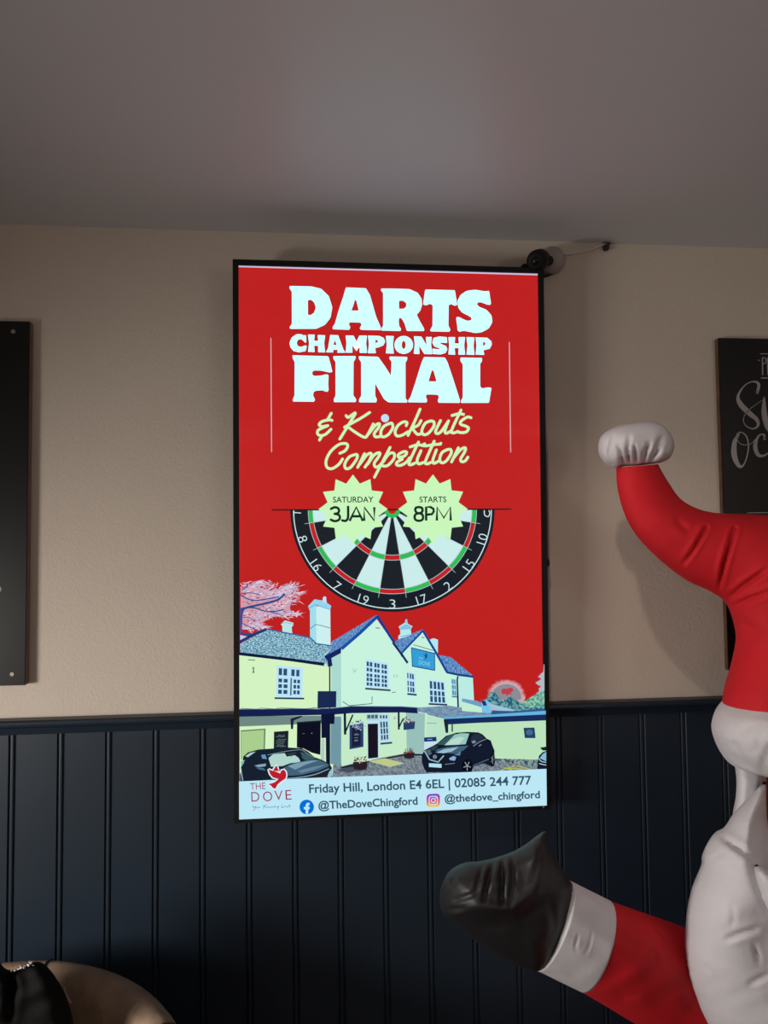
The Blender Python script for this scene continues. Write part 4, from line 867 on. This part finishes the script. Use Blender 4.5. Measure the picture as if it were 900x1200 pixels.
    loft('cuff', cuff, M_wht, ARM, org, cr=[([(674, 1040), (695, 1050), (716, 1066)], 2.2, .006), ([(677, 1097), (674, 1110), (677, 1118)], 1.6, .0018), ([(694, 1092), (690, 1110), (685, 1120)], 1.4, .0015), ([(645, 1140), (655, 1143), (662, 1148)], 2.5, .004)], wob=.002)
    mit = [(515, 1052), (517.5, 1038), (524, 1024), (533, 1016), (546, 1010.5), (560, 1009.5), (575, 1006.5), (590, 1002), (604, 996.5), (618, 988), (631, 978), (639.5, 974.5), (641.5, 984), (648, 999), (658, 1016), (667, 1031), (672.5, 1040), (672, 1060), (670, 1082), (662, 1104), (650, 1123), (637, 1135), (627, 1138.5), (612, 1134), (592, 1125), (572, 1113), (552, 1099), (534, 1085), (523, 1076), (517, 1066)]
    mcr = [([(578, 1008), (572, 1030), (566, 1060)], 2.6, .012), ([(589, 1006), (588, 1035), (588, 1064)], 2.6, .013), ([(566, 1012), (561, 1030), (556, 1050)], 2.2, .006), ([(600, 1004), (602, 1030), (597, 1066)], 2.2, .006), ([(528, 1018), (531, 1030), (530, 1040)], 2.4, .010), ([(524, 1066), (535, 1065), (546, 1064)], 2.2, .008), ([(534, 1055), (550, 1050), (562, 1044)], 2.6, .004), ([(630, 985), (633, 1000), (622, 1040)], 3, .006), ([(645, 1060), (650, 1085), (642, 1110)], 4, .004), ([(524, 1074), (560, 1064), (600, 1066), (626, 1044), (640, 990)], 9, -.014)]
    def my(x, y): return -.585
    inflate('mitten', mit, -.575, .075, M_blk, ARM, org, h=3.2, Dcap=46, n=3, cr=mcr, puff=[((565, 1045), 42, .022), ((622, 1003), 14, .012)], wob=.002)
    # body under the frame
    body = [((880, 1090), (1060, 1090), -.44, -6, .6), ((846, 1150), (1105, 1150), -.44, -10, .6), ((826, 1200), (1130, 1200), -.44, -16, .6), ((800, 1330), (1160, 1330), -.45, -22, .6), ((790, 1500), (1170, 1500), -.46, -30, .6), ((815, 1640), (1150, 1640), -.46, -30, .6)]
    loft('body', body, M_red, root, org, seg=48)
    bz = at(985, 1640, -.36)[2]
    for sx in (-.13, .13):
        bm = bmesh.new(); lathe_between(bm, (sx, 0, max(bz + .06, .2)), (sx, 0, 0.0), [(0, .10), (.3, .12), (.8, .13), (.97, .12), (1, .10)], 28); bmobj('boot', bm, M_blk, root, True)
figure()
# ------------------------------------------------------------------ tub chair and jacket
def chair():
    M_lea = mat('tan_leather', (138, 116, 98), 0.45, noise=(24, 0.2), bump=(60, 0.5, 0.004))
    M_leg = mat('chair_leg_wood', (42, 30, 24), 0.4)
    cx, cy, R = -0.757, -0.505, 0.35
    root = empty('tub_chair', (cx, cy, 0)); tag(root, 'tan leather tub chair against the panelling, dark jacket over it', 'chair')
    # plan of the shell's centre line
    plan = []
    for a in np.linspace(-95, 95, 39):
        t = math.radians(a); plan.append((R*math.sin(t), R*math.cos(t), abs(a)))
    e0, e1 = plan[0], plan[-1]
    plan = [(e0[0] + .01*k, e0[1] - .06*k, 95 + 8*k) for k in (4, 3, 2, 1)] + plan + [(e1[0] - .01*k, e1[1] - .06*k, 95 + 8*k) for k in (1, 2, 3, 4)]
    def shellmesh(idx0, idx1, lo, name, m):
        V, Fc = [], []; rows = []
        for i in range(idx0, idx1 + 1):
            x, y, a = plan[i]; j0, j1 = max(i-1, 0), min(i+1, len(plan)-1)
            tx, ty = plan[j1][0]-plan[j0][0], plan[j1][1]-plan[j0][1]; L = math.hypot(tx, ty); nx, ny = -ty/L, tx/L
            if nx*x + ny*y < 0: nx, ny = -nx, -ny
            z = .793 - .055*(max(0, a - 5)/120)**1.3; hw = .034
            pr = [(hw*.9, lo), (hw, .35), (hw, z - .05)] + [(hw*1.06*math.cos(b), z - .036 + .036*math.sin(b)) for b in np.linspace(0, PI, 9)] + [(-hw, z - .05), (-hw, .35), (-hw*.9, lo)]
            rows.append([len(V) + k for k in range(len(pr))]); V += [(x + nx*d, y + ny*d, zz) for d, zz in pr]
        n = len(rows[0])
        for r0, r1 in zip(rows, rows[1:]):
            for k in range(n): Fc.append((r0[k], r0[(k+1) % n], r1[(k+1) % n], r1[k]))
        Fc += [tuple(rows[0])[::-1], tuple(rows[-1])]
        return link(name, V, Fc, m, root, smooth=True)
    SH_ = shellmesh(0, len(plan) - 1, .12, 'backrest', M_lea)
    # piping seams down the backrest
    M_seam = mat('seam', (40, 31, 26), 0.6)
    for ai in (-62, 8, 62):
        t = math.radians(ai); z = .793 - .055*(max(0, abs(ai) - 5)/120)**1.3
        ring = []
        for d, zz in [(-.0345, .46), (-.0345, z - .05)] + [(.0365*math.cos(b), z - .036 + .0365*math.sin(b)) for b in np.linspace(PI, 0, 7)] + [(.0345, z - .05), (.0345, .4)]:
            ring.append(np.array([(R + d)*math.sin(t), (R + d)*math.cos(t), zz]))
        tube('seam', ring, .0022, M_seam, SH_, n=2, seg=6)
    bm = bmesh.new(); bmesh.ops.create_cone(bm, cap_ends=True, segments=40, radius1=.31, radius2=.30, depth=.15); bmesh.ops.translate(bm, vec=(0, -.06, .375), verts=bm.verts)
    bmesh.ops.bevel(bm, geom=[e for e in bm.edges if len(e.link_faces) == 2 and abs(e.verts[0].co.z - e.verts[1].co.z) < .001], offset=.03, segments=3, affect='EDGES')
    bmobj('seat', bm, M_lea, root, True)
    for sx in (-.2, .2):
        for sy in (-.22, .2):
            bm = bmesh.new(); lathe_between(bm, (sx, sy, .30 if sy < 0 else .30), (sx*1.1, sy*1.1, 0), [(0, .022), (1, .014)], 14); bmobj('leg', bm, M_leg, root, True)
    # jacket over the backrest
    M_jac = mat('black_jacket_cloth', (8, 7, 8), 0.8, noise=(20, 0.2), bump=(60, 0.3, 0.004), spec=0.12); M_zip = mat('zip_metal', (190, 186, 184), 0.3, 0.9)
    jy = -.33
    jo = at(30, 1180, jy); J = empty('jacket', (jo[0], jy, .45)); tag(J, 'black zipped jacket slung over the tan tub chair', 'jacket'); org = np.array(J.location)
    out = [(-60, 1118), (-25, 1112), (-6, 1122), (8, 1136), (24, 1134.5), (33, 1129), (44, 1127), (52, 1130), (60, 1138), (67, 1148), (74, 1160), (79, 1173), (84, 1188), (88, 1215), (98, 1270), (108, 1330), (60, 1380), (-40, 1390), (-90, 1330), (-85, 1200)]
    inflate('jacket_cloth', out, jy - DY, .05, M_jac, J, org, h=4, Dcap=26, n=4, wob=.006, cr=[([(10, 1138), (14, 1160), (10, 1200)], 5, .02)], back=1.0)
    zp = [at(x, y, jy - .035) - org for x, y in ((16, 1138), (22, 1135.5), (28, 1133.5), (34, 1130), (38, 1128.5))]
    Z = tube('zip', zp, .0016, M_zip, J, seg=6)
    rg = random.Random(2)
    for k in range(14):
        t = rg.random(); q = zp[0]*(1 - t) + zp[-1]*t + np.array([rg.uniform(-.004, .004), -.002, rg.uniform(-.003, .006)])
        bm = bmesh.new(); bmesh.ops.create_icosphere(bm, subdivisions=1, radius=rg.uniform(.0010, .0026)); bmesh.ops.translate(bm, vec=q, verts=bm.verts); bmobj('zip_tooth', bm, M_zip, Z)
    tube('zip_pull', [at(x, y, jy - .02) - org for x, y in ((74.5, 1157), (77, 1163), (80, 1170), (83, 1175.5))], [.0018, .0012, .0014, .0014], mat('pull_tab', (120, 112, 108), .5, .3), J, seg=6)
chair()
